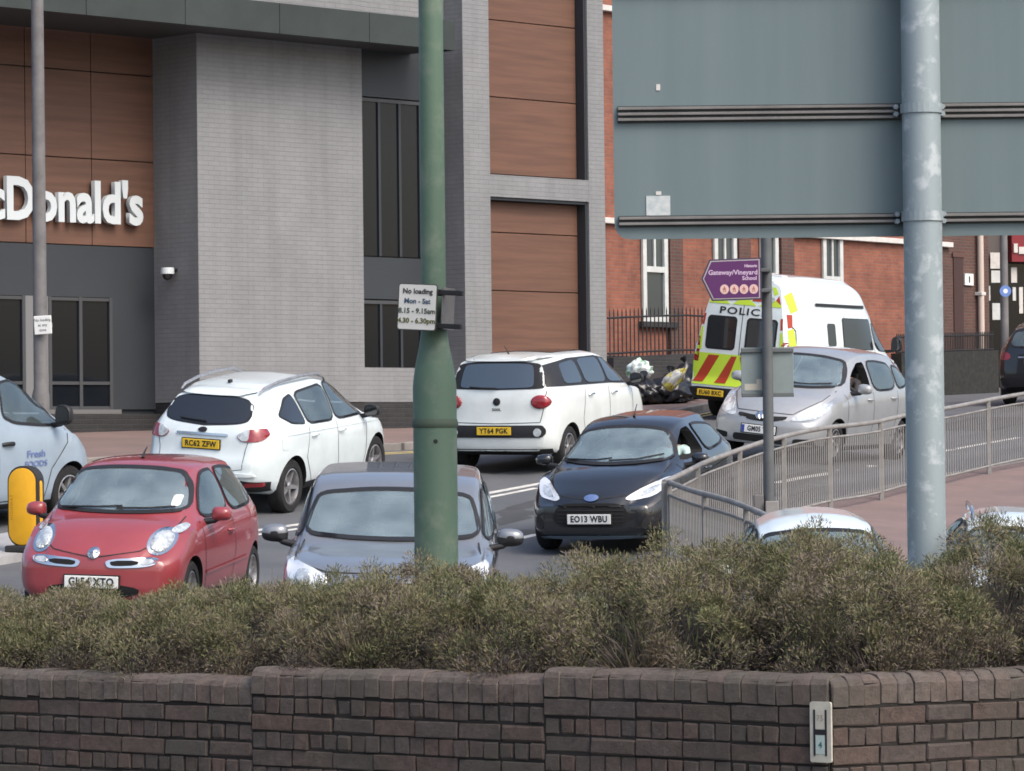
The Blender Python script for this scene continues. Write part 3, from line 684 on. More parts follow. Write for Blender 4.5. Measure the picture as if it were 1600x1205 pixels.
# red brick building up the hill
M['red_brick'] = brick_mat('red_brick', (.26, .088, .05), (.20, .066, .042), (.16, .11, .09), ms=.008, noise=.3); M['brown_brick'] = brick_mat('brown_brick', (.11, .048, .036), (.085, .04, .032), (.09, .07, .06), noise=.2)
M['whitewood'] = mat('white_painted_wood', (.55, .57, .56), .6, noise=.2, nscale=5); M['stone'] = mat('white_stone', (.62, .60, .57), .7, noise=.2)
M['pane'] = mat('sash_pane', (.04, .05, .055), .08, spec=.8, ior=1.6); M['iron'] = mat('black_iron', (.018, .018, .02), .6)
M['boarding'] = mat('black_boarding', (.012, .013, .013), .8, second=(.03, .03, .025), nscale=9)
q0 = P(947, 600, 73); phi2 = math.atan(1.27)
B2 = Facade('brick_building', (q0.x, q0.y, 0), phi2); rt = B2.root; X2 = lambda px, py=450, y=0.: B2.at(px, py, y)[0]; Z2 = lambda px, py, y=0.: B2.at(px, py, y)[1]
zpl = Z2(950, 556); xa, xb = -1.5, X2(1545); zsc = Z2(947, 346)
part('wall', M['red_brick'], rt, xa, X2(1472), 0, 4, zpl, 14); part('wall', M['brown_brick'], rt, X2(1472) + .002, xb, -.004, 4, 1., 14); part('plinth', M['dark_brick'], rt, xa, X2(1472), -.05, 3.9, 1., zpl - .002)
part('string_course', M['stone'], rt, xa, X2(1483), -.14, .0 - .006, zsc - .05, zsc + .07, .01); part('string_course', M['stone'], rt, xa, xb, -.14, -.006, Z2(947, 15) - .05, Z2(947, 15) + .07, .01)
for (pa, pb) in ((1001, 1040), (1113, 1148), (1186, 1213), (1283, 1314)):
    a, b = X2(pa), X2(pb); z0 = Z2(1020, 503); z1 = Z2(1020, 318); fw = .13
    rv = part('window', M['pane'], rt, a, b, -.02, -.006, z0, z1)
    for (u0, u1) in ((a, a + fw), (b - fw, b)): part('frame', M['whitewood'], rv, u0, u1, -.075, -.021, z0, z1)
    zmid = Z2(1020, 422)
    for (v0, v1) in ((z0, z0 + .12), (zmid - .05, zmid + .07), (z1 - .1, z1)): part('frame', M['whitewood'], rv, a + fw + .001, b - fw - .001, -.07, -.022, v0, v1)
    part('glazing_bar', M['whitewood'], rv, (a + b) / 2 - .03, (a + b) / 2 + .03, -.06, -.023, zmid + .071, z1 - .101)
    part('sill', M['dark_brick'], rv, a - .12, b + .25, -.16, -.01, z0 - .12, z0 - .003)
for (pa, pb, m_) in ((1042, 1062, 'brown_brick'), (1150, 1168, 'brown_brick'), (1216, 1236, 'brown_brick')): part('pilaster', M[m_], rt, X2(pa), X2(pb), -.10, -.004, zpl, zsc - .06)
d_ = part('door', mat('brown_door', (.05, .024, .02), .5), rt, X2(1489), X2(1504), -.03, -.006, 1.5, Z2(1496, 402)); part('door_frame', mat('brown_frame', (.10, .05, .04), .6), d_, X2(1487), X2(1506), -.05, -.031, Z2(1496, 402), Z2(1496, 395))
tag(rt, 'red brick building with white sash windows behind the police van', 'building')
s_ = empty('wall_notice'); s_.matrix_world = B2.M; part('board', M['plate_w'], s_, X2(1505), X2(1518), -.06, -.02, Z2(1512, 446), Z2(1512, 428)); part('figure', M['ink'], s_, X2(1510.6), X2(1512.4), -.066, -.061, Z2(1512, 442), Z2(1512, 432)); tag(s_, 'small white notice on brown wall beside the pale drainpipe', 'sign')
dp = empty('drainpipe'); dp.matrix_world = B2.M; bm = bmesh.new(); xp = X2(1526); tube(bm, [(xp, -.12, 1.6), (xp, -.12, 13)], .075, 10); obj('pipe', bm, mat('pale_pipe', (.52, .44, .38), .6), dp, smooth=40)
for z_ in (3.0, 5.0, 7.0): obj('pipe_clip', box(xp - .1, xp + .1, -.2, 0, z_, z_ + .08, .01), M['stone'], dp)
tag(dp, 'pale vertical drainpipe at the right end of the brick building', 'pipe')
# iron railings on the low wall in front of it
def iron_fence(name, x0, x1, y, label, zt, wh, gap=.14, wm='dark_brick'):
    f = empty(name); f.matrix_world = B2.M; n_ = int((x1 - x0) / gap)
    bmz = bmesh.new(); tube(bmz, [(0, 0, 0), (0, 0, 1.0), (0, 0, 1.08)], [.014, .014, .002], 6); bme = bpy.data.meshes.new('bar'); bmz.to_mesh(bme); bmz.free(); bme.materials.append(M['iron'])
    for k in range(n_):
        x = x0 + (x1 - x0) * (k + .5) / n_; w_ = B2.M @ Vector((x, y, 0)); zg = ground(w_.x, w_.y) + wh - .03
        o = link(bpy.data.objects.new('bar', bme), f); o.location = (x, y, zg); o.scale.z = zt
    for h in (.12, .88):
        bm = bmesh.new(); pts = []
        for k in range(12):
            x = x0 + (x1 - x0) * k / 11; w_ = B2.M @ Vector((x, y, 0)); pts.append((x, y, ground(w_.x, w_.y) + wh - .03 + h * zt))
        tube(bm, pts, .022, 6); obj('rail', bm, M['iron'], f)
    bm = bmesh.new(); rows = []
    for k in range(12):
        x = x0 + (x1 - x0) * k / 11; w_ = B2.M @ Vector((x, y, 0)); zg = ground(w_.x, w_.y); rows.append([bm.verts.new(c_) for c_ in ((x, y - .14, zg), (x, y - .14, zg + wh), (x, y + .14, zg + wh), (x, y + .14, zg))])
    for r0, r1 in zip(rows, rows[1:]):
        for i in range(3): bm.faces.new((r0[i], r0[i + 1], r1[i + 1], r1[i]))
    bm.faces.new(rows[0]); bm.faces.new(rows[-1]); bmesh.ops.recalc_face_normals(bm, faces=bm.faces[:]); uv_box(bm); obj('low_wall', bm, M[wm], f)
    tag(f, label, 'fence')
iron_fence('iron_railing', X2(950, 560, -1.1), X2(1280, 560, -1.1), -1.1, 'black iron railings on a low dark wall between rubbish bags and police van', .95, .88)
iron_fence('iron_railing', X2(1400, 540, -1.1), X2(1552, 540, -1.1), -1.1, 'black iron railings above dark boarding right of the galvanised post', .45, 1.0, .075, 'boarding')
# shop at the far right
q1 = P(1545, 500, 88); B3 = Facade('corner_shop', (q1.x, q1.y, 0), R(20)); rt = B3.root; X3 = lambda px, py=450, y=0.: B3.at(px, py, y)[0]; Z3 = lambda px, py, y=0.: B3.at(px, py, y)[1]
part('wall', mat('shop_wall', (.10, .085, .08), .7), rt, -1., 7, .0, 4, 1.5, 12); part('fascia', mat('red_fascia', (.19, .012, .02), .4), rt, X3(1573), 6.9, -.3, -.01, Z3(1590, 410), Z3(1590, 350))
part('shop_front', M['shopglass'], rt, X3(1541), 6.8, -.06, -.004, 1.9, Z3(1590, 413))
for (a, b, c0, c1, m_) in ((1546, 1562, 420, 395, 'stone'), (1547, 1561, 442, 423, 'whitewood'), (1578, 1587, 442, 418, 'stone'), (1541, 1545, 470, 447, 'whitewood'), (1580, 1585, 470, 449, 'whitewood'), (1590, 1596, 490, 449, 'stone'), (1548, 1560, 500, 474, 'whitewood')):
    part('window_poster', M[m_], rt, X3(a), X3(b), -.075, -.062, Z3(a, c0), Z3(a, c1))
part('fascia_emblem', M['stone'], rt, X3(1575), X3(1581), -.34, -.302, Z3(1580, 396), Z3(1580, 382)); part('fascia_emblem', M['stone'], rt, X3(1583), X3(1593), -.34, -.302, Z3(1580, 398), Z3(1580, 387))
tag(rt, 'small shop with dark red fascia at the right edge', 'building')
# ------------------------------------------------------------ the vehicles
def sym(pts): return pts + [(-a, b) for a, b in reversed(pts)]
def black_low(zmax): return lambda c: c.z < zmax

# --- red hatchback, round headlamps
c = Car('red_hatchback', dict(L=3.72, wr=.29, xf=1.17, xr=-1.26, kf=.15, kr=.14, rf=.9, rr=1.1,
    top=[(-1.86, 1.36), (-1.5, 1.46), (-.9, 1.505), (-.2, 1.515), (.25, 1.485), (.48, 1.43), (.85, 1.18), (1.13, 1.0), (1.4, .94), (1.65, .85), (1.8, .74), (1.86, .66)],
    belt=[(-1.86, .96), (-1, .95), (.5, .91), (1.2, .86), (1.86, .6)],
    plan=[(-1.86, .64), (-1.8, .71), (-1.6, .78), (-1, .82), (0, .83), (.9, .82), (1.4, .80), (1.65, .79), (1.8, .74), (1.86, .67)],
    tw=[(-1.86, .50), (-1, .57), (0, .59), (.5, .57), (1.12, .66), (1.5, .64), (1.86, .46)],
    bot=[(-1.86, .3), (-1.5, .2), (1.4, .18), (1.86, .22)],
    front=[(.15, -.08), (.35, 0), (.5, 0), (.65, -.03), (.8, -.1)], rear=[(.2, .05), (.45, 0), (.8, .03), (.95, .07), (1.4, .42), (1.55, .5)]), M['red'])
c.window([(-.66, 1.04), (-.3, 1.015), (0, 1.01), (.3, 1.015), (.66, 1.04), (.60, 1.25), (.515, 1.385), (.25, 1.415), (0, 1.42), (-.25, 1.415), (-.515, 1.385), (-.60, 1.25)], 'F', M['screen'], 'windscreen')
for v in 'LR':
    c.window([(.80, .965), (-.18, .985), (-.13, 1.40), (.22, 1.385), (.5, 1.22)], v); c.window([(-.27, .985), (-1.15, 1.02), (-1.32, 1.12), (-1.10, 1.36), (-.6, 1.405), (-.2, 1.405)], v)
    c.seam([(.86, .93), (.80, .6), (.72, .26), (-.26, .26), (-.36, .6), (-.24, 1.0)], v); c.seam([(.75, .44), (-.9, .50)], v, w=.03, name='side_moulding', m=M['red'], off=.014)
c.window([(-.5, 1.0), (.5, 1.0), (.43, 1.30), (-.43, 1.30)], 'B')
for sg in (1, -1):
    o = c.lay('headlamp', ellipse(sg * .575, .775, .118, .125, 28), 'F', M['chrome'], off=.006, thick=.03)
    c.lay('headlamp_lens', ellipse(sg * .575, .775, .088, .095, 28), 'F', M['lamp'], off=.012, dome=.03, res=.03, parent=o)
    c.lay('turn_lamp', chaikin([(sg * .60, .86), (sg * .70, .83), (sg * .74, .90), (sg * .66, .94)], 2), 'F', M['lamp'], off=.010, parent=o)
    g = c.lay('grille_surround', chaikin([(sg * .13, .545), (sg * .20, .53), (sg * .56, .55), (sg * .62, .615), (sg * .55, .635), (sg * .12, .615)], 2), 'F', M['chrome'], off=.012, thick=.03)
    c.lay('grille', chaikin([(sg * .17, .56), (sg * .22, .55), (sg * .42, .562), (sg * .44, .607), (sg * .17, .60)], 1), 'F', M['under'], off=.018, parent=g)
    c.lay('fog_lamp', chaikin([(sg * .455, .565), (sg * .545, .572), (sg * .585, .607), (sg * .46, .612)], 1), 'F', M['lamp'], off=.020, parent=g)
c.lay('badge', ellipse(0, .665, .058, .052, 20), 'F', M['chrome'], off=.014, dome=.01)
c.seam([(-.66, .985), (-.60, .80), (-.42, .69), (0, .625), (.42, .69), (.60, .80), (.66, .985)], 'F')
c.lay('lower_grille', chaikin([(-.42, .25), (.42, .25), (.46, .38), (-.46, .38)], 2), 'F', M['under'], off=.006)
c.plate('GL54 XTO', 'F', .40, M['plate_w'], out=.03)
c.lay('permit_sticker', rrect(.50, .585, 1.075, 1.175, .02), 'F', M['plate_w'], off=.013, thick=.003)
c.wiper([(-.55, 1.03), (-.2, 1.035), (.05, 1.05)], 'F'); c.wiper([(.0, 1.03), (.3, 1.035), (.55, 1.055)], 'F')
c.mirror2('tail_lamp', chaikin([(.52, .95), (.66, .95), (.62, 1.2), (.52, 1.2)], 2), 'B', M['redlens'])
c.mirrors(.66, 1.0, M['red'], .2, .15); c.handle(-.12, .80, M['red'])
bm = bmesh.new(); tube(bm, [(.16, 0, 1.50), (.12, 0, 1.55), (.02, 0, 1.60)], [.018, .010, .006], 6); obj('aerial', bm, M['trim'], c.root)
c.wheelset(7); c.cabin(.62, -.85, .98); c.finish(); c.place(146, 979, 189.5, (1.80, 0))
tag(c.root, 'red three door hatchback with round headlamps, nearest the yellow bollard', 'car')
RED = c

# --- white crossover with roof rails, tail towards us
c = Car('white_crossover', dict(L=4.44, wr=.355, xf=1.40, xr=-1.29, ww=.23, kf=.22, kr=.12, rf=1., rr=1.2, arch=1.14,
    top=[(-2.22, 1.585), (-1.7, 1.635), (-1, 1.675), (-.2, 1.675), (.25, 1.62), (.5, 1.54), (1.0, 1.24), (1.3, 1.10), (1.7, 1.02), (2.05, .92), (2.18, .80), (2.22, .72)],
    belt=[(-2.22, 1.13), (-1.5, 1.13), (-.6, 1.06), (.9, 1.0), (1.5, .94), (2.22, .7)],
    plan=[(-2.22, .70), (-2.15, .78), (-1.9, .87), (-1.3, .92), (0, .92), (1, .92), (1.7, .88), (2.05, .78), (2.22, .58)],
    tw=[(-2.22, .53), (-1.3, .60), (-.2, .64), (.5, .61), (1.3, .74), (1.8, .70), (2.22, .5)],
    bot=[(-2.22, .42), (-1.7, .28), (1.7, .25), (2.22, .32)],
    front=[(.2, -.08), (.5, 0), (.75, -.02), (.95, -.1)], rear=[(.3, .10), (.55, .0), (.72, .0), (.85, .05), (1.12, .10), (1.2, .16), (1.6, .46), (1.7, .52)]), M['white'])
bw = c.window(sym([(0, 1.205), (.40, 1.215), (.545, 1.245), (.578, 1.32), (.545, 1.43), (.46, 1.505), (.25, 1.53)]), 'B', M['darkglass'], 'rear_window', q=.2)
c.lay('roof_spoiler', chaikin([(-.50, 1.535), (.50, 1.535), (.47, 1.60), (-.47, 1.60)], 2), 'B', M['white'], off=.03, thick=.05)
for v in 'LR':
    c.window([(1.12, 1.06), (.07, 1.085), (.10, 1.55), (.36, 1.535), (.68, 1.39)], v, q=.12); c.window([(.0, 1.085), (-.80, 1.12), (-.88, 1.51), (.03, 1.55)], v, q=.12)
    c.window([(-.88, 1.13), (-1.28, 1.18), (-1.50, 1.28), (-1.18, 1.45), (-.95, 1.50)], v, M['darkglass'], q=.12)
    c.seam([(1.0, 1.05), (.98, .55), (.92, .36), (.12, .36), (.06, .7), (.06, 1.07)], v); c.seam([(.06, .36), (-.72, .36), (-.92, .7), (-.80, 1.1)], v)
    c.seam([(1.5, .93), (.2, .98), (-1.5, 1.04)], v, w=.014, name='shoulder_crease', m=M['white'], off=.010)
    c.lay('sill_cladding', [(1.0, .26), (-.9, .28), (-.9, .37), (1.0, .37)], v, M['trim'], off=.012)
for sg in (1, -1):
    l = c.lay('tail_lamp', chaikin([(sg * .46, 1.08), (sg * .55, 1.0), (sg * .78, 1.01), (sg * .82, 1.09), (sg * .77, 1.17), (sg * .60, 1.155)], 2, .2), 'B', M['redlens'], off=.012, dome=.0)
    c.lay('reversing_lamp', chaikin([(sg * .47, 1.08), (sg * .55, 1.015), (sg * .63, 1.015), (sg * .635, 1.155), (sg * .58, 1.15)], 2, .2), 'B', M['lamp'], off=.018, parent=l)
    c.lay('rear_reflector', rrect(sg * .70 - .09, sg * .70 + .09, .44, .49, .015), 'B', M['redlens'], off=.02)
    bm = bmesh.new()
    tube(bm, [(-1.62, sg * .555, 1.57), (-1.5, sg * .565, 1.625), (-1.1, sg * .585, 1.672), (-.5, sg * .60, 1.692), (.0, sg * .60, 1.675), (.28, sg * .585, 1.60), (.34, sg * .58, 1.54)], [.012, .020, .022, .022, .022, .018, .012], 8); obj('roof_rail', bm, M['alloy'], c.root, smooth=50)
    bm = bmesh.new(); tube(bm, [(-2.26, sg * .50, .40), (-2.0, sg * .50, .41)], .045, 12); obj('exhaust_pipe', bm, M['chrome'], c.root, smooth=40)
c.seam([(-.66, 1.12), (-.60, .90), (-.58, .66), (-.30, .62), (.30, .62), (.58, .66), (.60, .90), (.66, 1.12)], 'B', w=.008)
c.lay('tailgate_trim', rrect(-.36, .36, 1.065, 1.095, .012), 'B', M['chrome'], off=.02)
c.lay('badge', ellipse(0, 1.13, .06, .03, 16), 'B', M['trim'], off=.016)
c.lay('bumper_step', chaikin([(-.74, .56), (.74, .56), (.70, .62), (-.70, .62)], 1), 'B', M['white'], off=.035, thick=.05)
c.lay('lower_bumper', chaikin([(-.80, .34), (.80, .34), (.84, .515), (-.84, .515)], 1, .15), 'B', M['trim'], off=.012)
c.plate('RC62 ZFW', 'B', .955, M['plate_y'], out=.02); c.wiper([(-.02, 1.225), (.2, 1.235), (.36, 1.25)], 'B')
c.window(sym([(0, 1.13), (.68, 1.17), (.55, 1.50), (.2, 1.53)]), 'F', M['screen'], 'windscreen'); c.mirror2('headlamp', chaikin([(.5, .82), (.78, .90), (.80, 1.0), (.6, .95)], 2), 'F', M['lamp']); c.lay('grille', rrect(-.5, .5, .5, .7, .05), 'F', M['trim'])
c.mirrors(.92, 1.12, M['trim'], .23, .17); c.handle(.18, .93, M['white']); c.handle(-.68, .96, M['white'])
bm = box(-.02, .06, -.02, .02, 0, .04, .01); bm.transform(Matrix.Translation((-1.35, 0, 1.655))); obj('aerial', bm, M['trim'], c.root)
c.lay('fuel_flap', rrect(-1.62, -1.46, .86, 1.02, .03), 'R', M['white'], off=.006, thick=.01)
c.wheelset(5); c.cabin(.75, -.9, 1.08); c.finish(lower=lambda q: q.z < .44 and (q.x < -1.85 or q.x > 1.9)); c.place(455, 801, 21, (-1.29, -.86))
tag(c.root, 'white crossover with silver roof rails seen from behind, above the red car', 'car')
KUGA = c

# --- white tall hatchback with a black glass band, tail towards us
c = Car('white_tall_hatchback', dict(L=4.15, wr=.31, xf=1.25, xr=-1.36, kf=.2, kr=.10, rf=.9, rr=1.1, arch=1.15,
    top=[(-2.075, 1.60), (-1.6, 1.635), (-.9, 1.66), (-.1, 1.65), (.35, 1.60), (.6, 1.53), (1.05, 1.22), (1.3, 1.10), (1.7, 1.02), (1.95, .90), (2.04, .78), (2.075, .70)],
    belt=[(-2.075, 1.16), (-1.0, 1.15), (.9, 1.06), (1.5, .98), (2.075, .68)],
    plan=[(-2.075, .74), (-2.02, .80), (-1.85, .86), (-1.3, .89), (0, .89), (1.0, .885), (1.6, .85), (1.9, .76), (2.075, .58)],
    tw=[(-2.075, .62), (-1.2, .66), (0, .67), (.6, .64), (1.25, .74), (1.7, .68), (2.075, .5)],
    bot=[(-2.075, .30), (-1.7, .22), (1.6, .2), (2.075, .26)], front=[(.2, -.06), (.45, 0), (.7, -.02), (.9, -.1)],
    rear=[(.2, .08), (.4, .0), (.6, .0), (.7, .03), (1.1, .06), (1.18, .09), (1.6, .26), (1.7, .3)]), M['white_warm'])
c.lay('rear_glass_band', chaikin(sym([(0, 1.155), (.60, 1.165), (.72, 1.18), (.67, 1.42), (.605, 1.515), (.3, 1.55)]), 2, .15), 'B', M['trim'], off=.006)
c.window(sym([(0, 1.175), (.50, 1.185), (.56, 1.21), (.535, 1.42), (.50, 1.505), (.25, 1.52)]), 'B', M['solidglass'], 'rear_window', seal=0).location.x = -.010
c.lay('roof_spoiler', chaikin([(-.63, 1.545), (.63, 1.545), (.60, 1.615), (-.60, 1.615)], 2), 'B', M['white_warm'], off=.03, thick=.05)
for v in 'LR':
    c.lay('side_glass_band', [(1.12, 1.09), (.2, 1.14), (-1.2, 1.175), (-1.90, 1.19), (-1.80, 1.49), (-1.0, 1.555), (0, 1.55), (.45, 1.50), (.80, 1.31)], v, M['trim'], off=.006)
    for w_ in ([(.98, 1.125), (.16, 1.165), (.16, 1.515), (.42, 1.47), (.74, 1.30)], [(.06, 1.165), (-.72, 1.195), (-.72, 1.53), (.06, 1.525)], [(-.84, 1.20), (-1.48, 1.215), (-1.38, 1.49), (-.84, 1.525)]): c.lay('window', chaikin(w_, 2, .12), v, M['solidglass'], off=.014)
    c.seam([(1.05, 1.06), (1.02, .5), (.95, .26), (.18, .26), (.11, .6), (.11, 1.1)], v); c.seam([(.11, .26), (-.75, .26), (-.92, .7), (-.80, 1.12)], v)
for sg in (1, -1):
    l = c.lay('tail_lamp', ellipse(sg * .66, .985, .135, .098, 24), 'B', M['redlens'], off=.006, dome=.035, res=.03)
    c.lay('fog_lamp', ellipse(sg * .63, .56, .055, .055, 18), 'B', M['lamp'], off=.026)
c.lay('bumper_band', rrect(-.74, .74, .49, .66, .08), 'B', M['trim'], off=.014, thick=.03)
c.lay('badge', ellipse(-.02, .99, .055, .055, 18), 'B', M['trim'], off=.008, dome=.01); c.text('500L', 'B', -.02, .88, .055, M['trim'], wide=1.3)
c.seam([(-.74, 1.14), (-.70, .85), (-.66, .70), (0, .685), (.66, .70), (.70, .85), (.74, 1.14)], 'B')
c.plate('YT64 PGK', 'B', .585, M['plate_y'], out=.03); c.wiper([(-.02, 1.17), (.2, 1.175), (.4, 1.19)], 'B')
c.lay('lower_bumper', [(-.76, .26), (.76, .26), (.78, .33), (-.78, .33)], 'B', M['trim'], off=.008)
c.window(sym([(0, 1.10), (.70, 1.15), (.58, 1.50), (.2, 1.53)]), 'F', M['solidglass'], 'windscreen'); c.mirror2('headlamp', ellipse(.62, .82, .12, .12), 'F', M['lamp'], dome=.03); c.lay('grille', rrect(-.55, .55, .35, .5, .05), 'F', M['trim'])
c.mirrors(.95, 1.17, M['trim'], .22, .17); c.handle(.28, 1.0, M['chrome']); c.handle(-.62, 1.02, M['chrome'])
bm = bmesh.new(); tube(bm, [(-1.5, 0, 1.63), (-1.55, 0, 1.68), (-1.66, 0, 1.76)], [.016, .008, .005], 6); obj('aerial', bm, M['trim'], c.root)
c.lay('sunroof', rrect(-1.1, .25, -.48, .48, .08), 'T', M['darkglass'], off=.006)
c.wheelset(7); c.finish(); c.place(725, 731, 23, (-1.36, .80))
tag(c.root, 'white tall hatchback with oval red tail lamps and yellow plate, right of the green post', 'car')
FIAT = c

# --- dark hatchback with slim swept headlamps
c = Car('dark_hatchback', dict(L=3.97, wr=.30, xf=1.22, xr=-1.27, kf=.24, kr=.14, rf=.9, rr=1.1,
    top=[(-1.985, 1.33), (-1.6, 1.42), (-.9, 1.475), (-.2, 1.475), (.12, 1.44), (.32, 1.37), (.8, 1.10), (1.08, .985), (1.4, .925), (1.7, .84), (1.9, .72), (1.985, .60)],
    belt=[(-1.985, 1.0), (-1, .99), (.2, .92), (1.1, .86), (1.5, .78), (1.985, .56)],
    plan=[(-1.985, .64), (-1.9, .73), (-1.6, .82), (-1, .86), (0, .86), (.9, .855), (1.4, .83), (1.75, .80), (1.9, .745), (1.985, .67)],
    tw=[(-1.985, .48), (-1, .55), (0, .575), (.35, .56), (1.08, .68), (1.5, .64), (1.985, .46)],
    bot=[(-1.985, .3), (-1.5, .2), (1.4, .17), (1.985, .2)], front=[(.12, -.1), (.3, 0), (.5, -.01), (.65, -.05), (.8, -.14)],
    rear=[(.2, .06), (.5, 0), (.8, .03), (1.0, .08), (1.35, .42), (1.5, .5)]), M['navy'])
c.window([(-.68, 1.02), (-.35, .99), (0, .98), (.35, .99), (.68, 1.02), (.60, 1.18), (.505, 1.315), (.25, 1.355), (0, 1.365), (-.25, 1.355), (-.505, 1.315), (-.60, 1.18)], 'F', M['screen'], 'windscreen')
OPEN_F = [(.66, .97), (-.22, 1.01), (-.16, 1.335), (.10, 1.315), (.40, 1.16)]
c.window(OPEN_F, 'R')
c.cutter(chaikin(OPEN_F, 2, .12), .95, .02)
for v in 'LR':
    c.window([(-.34, 1.015), (-1.05, 1.06), (-1.28, 1.14), (-1.05, 1.29), (-.6, 1.335), (-.27, 1.34)], v)
    c.seam([(.80, .95), (.84, .6), (.74, .24), (-.28, .24), (-.38, .6), (-.28, 1.0)], v); c.seam([(.9, .72), (-.3, .80), (-1.5, .90)], v, w=.012, name='shoulder_crease', m=M['navy'], off=.010)
for sg in (1, -1):
    l = c.lay('headlamp', chaikin([(sg * .375, .645), (sg * .46, .615), (sg * .70, .655), (sg * .80, .80), (sg * .775, .855), (sg * .58, .775)], 2, .2), 'F', M['lampwhite'], off=.008)
    c.lay('headlamp_lens', chaikin([(sg * .47, .665), (sg * .55, .655), (sg * .66, .69), (sg * .72, .775), (sg * .60, .745)], 2, .2), 'F', M['lamp'], off=.014, parent=l)
    c.lay('fog_lamp_recess', chaikin([(sg * .58, .29), (sg * .72, .30), (sg * .71, .46), (sg * .60, .42)], 2), 'F', M['trim'], off=.006)
g = c.lay('grille', chaikin([(-.36, .33), (.36, .33), (.47, .43), (.40, .565), (.28, .60), (-.28, .60), (-.40, .565), (-.47, .43)], 2, .15), 'F', M['under'], off=.008)
for k in range(5): c.seam([(-.40, .395 + .042 * k), (.40, .395 + .042 * k)], 'F', w=.012, name='grille_bar', m=M['trim'], off=.018, parent=g)
c.lay('badge', ellipse(0, .655, .085, .036, 20), 'F', mat('blue_badge', (.10, .16, .34), .3, coat=1.), off=.014, dome=.008)
c.lay('front_splitter', chaikin([(-.62, .20), (.62, .20), (.64, .235), (-.64, .235)], 1), 'F', mat('blue_grey_splitter', (.07, .10, .13), .35), off=.03, thick=.05)
c.seam([(-.68, .965), (-.66, .83), (-.40, .68), (0, .635), (.40, .68), (.66, .83), (.68, .965)], 'F')
c.plate('EO13 WBU', 'F', .425, M['plate_w'], out=.03)
c.wiper([(-.60, 1.01), (-.2, 1.0), (.0, 1.02)], 'F'); c.wiper([(-.02, .995), (.3, 1.005), (.58, 1.05)], 'F')
c.window(sym([(0, 1.0), (.48, 1.02), (.42, 1.26), (.2, 1.28)]), 'B'); c.mirror2('tail_lamp', chaikin([(.52, .92), (.68, .9), (.64, 1.12), (.52, 1.1)], 2), 'B', M['redlens']); c.plate('EO13 WBU', 'B', .6, M['plate_y'])
c.mirrors(.60, 1.0, M['navy'], .21, .14); c.handle(-.12, .83, M['navy'])
bm = bmesh.new(); tube(bm, [(-.0, 0, 1.46), (-.03, 0, 1.50), (-.14, 0, 1.60)], [.018, .008, .005], 6); obj('aerial', bm, M['trim'], c.root)
c.wheelset(8, M['trim']); c.cabin(.55, -.85, .96); c.finish(); c.place(853, 858, 198, (1.22, -.78))
tag(c.root, 'black hatchback with bright swept headlamps beside the start of the guard rail', 'car')
FIESTA = c

# --- silver people carrier
c = Car('silver_people_carrier', dict(L=4.36, wr=.31, xf=1.30, xr=-1.42, kf=.26, kr=.12, rf=1., rr=1.1,
    top=[(-2.18, 1.50), (-1.7, 1.57), (-.9, 1.625), (-.1, 1.62), (.25, 1.57), (.42, 1.51), (.95, 1.21), (1.32, 1.03), (1.65, .95), (1.95, .84), (2.1, .72), (2.18, .62)],
    belt=[(-2.18, 1.06), (-1, 1.03), (.3, .97), (1.2, .92), (1.6, .84), (2.18, .58)],
    plan=[(-2.18, .68), (-2.1, .76), (-1.8, .85), (-1.2, .885), (0, .885), (1, .88), (1.6, .85), (1.95, .82), (2.1, .77), (2.18, .69)],
    tw=[(-2.18, .52), (-1.2, .60), (0, .62), (.45, .60), (1.3, .72), (1.7, .68), (2.18, .48)],
    bot=[(-2.18, .3), (-1.7, .2), (1.6, .18), (2.18, .22)], front=[(.12, -.1), (.3, 0), (.5, 0), (.65, -.05), (.85, -.14)],
    rear=[(.2, .06), (.5, 0), (.9, .03), (1.05, .07), (1.5, .35), (1.65, .42)]), M['silver'])
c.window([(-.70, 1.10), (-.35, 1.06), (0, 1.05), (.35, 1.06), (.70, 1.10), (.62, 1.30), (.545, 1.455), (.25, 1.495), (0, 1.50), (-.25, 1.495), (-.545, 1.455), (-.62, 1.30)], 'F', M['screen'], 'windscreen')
OPEN_V = [(.78, 1.03), (-.02, 1.06), (.0, 1.47), (.22, 1.45), (.50, 1.28)]
c.window(OPEN_V, 'R'); c.cutter(chaikin(OPEN_V, 2, .12), .97, .02)
for v in 'LR':
    c.window([(-.12, 1.06), (-1.02, 1.085), (-1.04, 1.44), (-.5, 1.48), (-.08, 1.475)], v); c.window([(-1.12, 1.09), (-1.55, 1.13), (-1.72, 1.22), (-1.5, 1.38), (-1.12, 1.43)], v)
    c.seam([(.98, 1.0), (.98, .55), (.90, .26), (.02, .26), (-.06, .6), (-.06, 1.04)], v); c.seam([(-.06, .26), (-.85, .26), (-1.05, .7), (-1.08, 1.06)], v)
for sg in (1, -1):
    l = c.lay('headlamp', chaikin([(sg * .40, .60), (sg * .50, .585), (sg * .74, .64), (sg * .81, .78), (sg * .79, .90), (sg * .60, .82)], 2, .2), 'F', M['lamp'], off=.008)
    c.lay('headlamp_reflector', ellipse(sg * .60, .70, .075, .07, 18), 'F', M['lampwhite'], off=.013, parent=l); c.lay('turn_lamp', ellipse(sg * .72, .74, .045, .06, 14), 'F', M['lampwhite'], off=.013, parent=l)
    c.lay('lower_intake', chaikin([(sg * .50, .26), (sg * .76, .28), (sg * .74, .36), (sg * .50, .345)], 2, .15), 'F', M['under'], off=.006)
c.lay('grille', chaikin([(-.36, .60), (-.14, .55), (.14, .55), (.36, .60), (.37, .645), (.12, .625), (-.12, .625), (-.37, .645)], 2, .15), 'F', M['under'], off=.008)
c.lay('badge', ellipse(0, .63, .085, .06, 20), 'F', M['chrome'], off=.02, dome=.012)
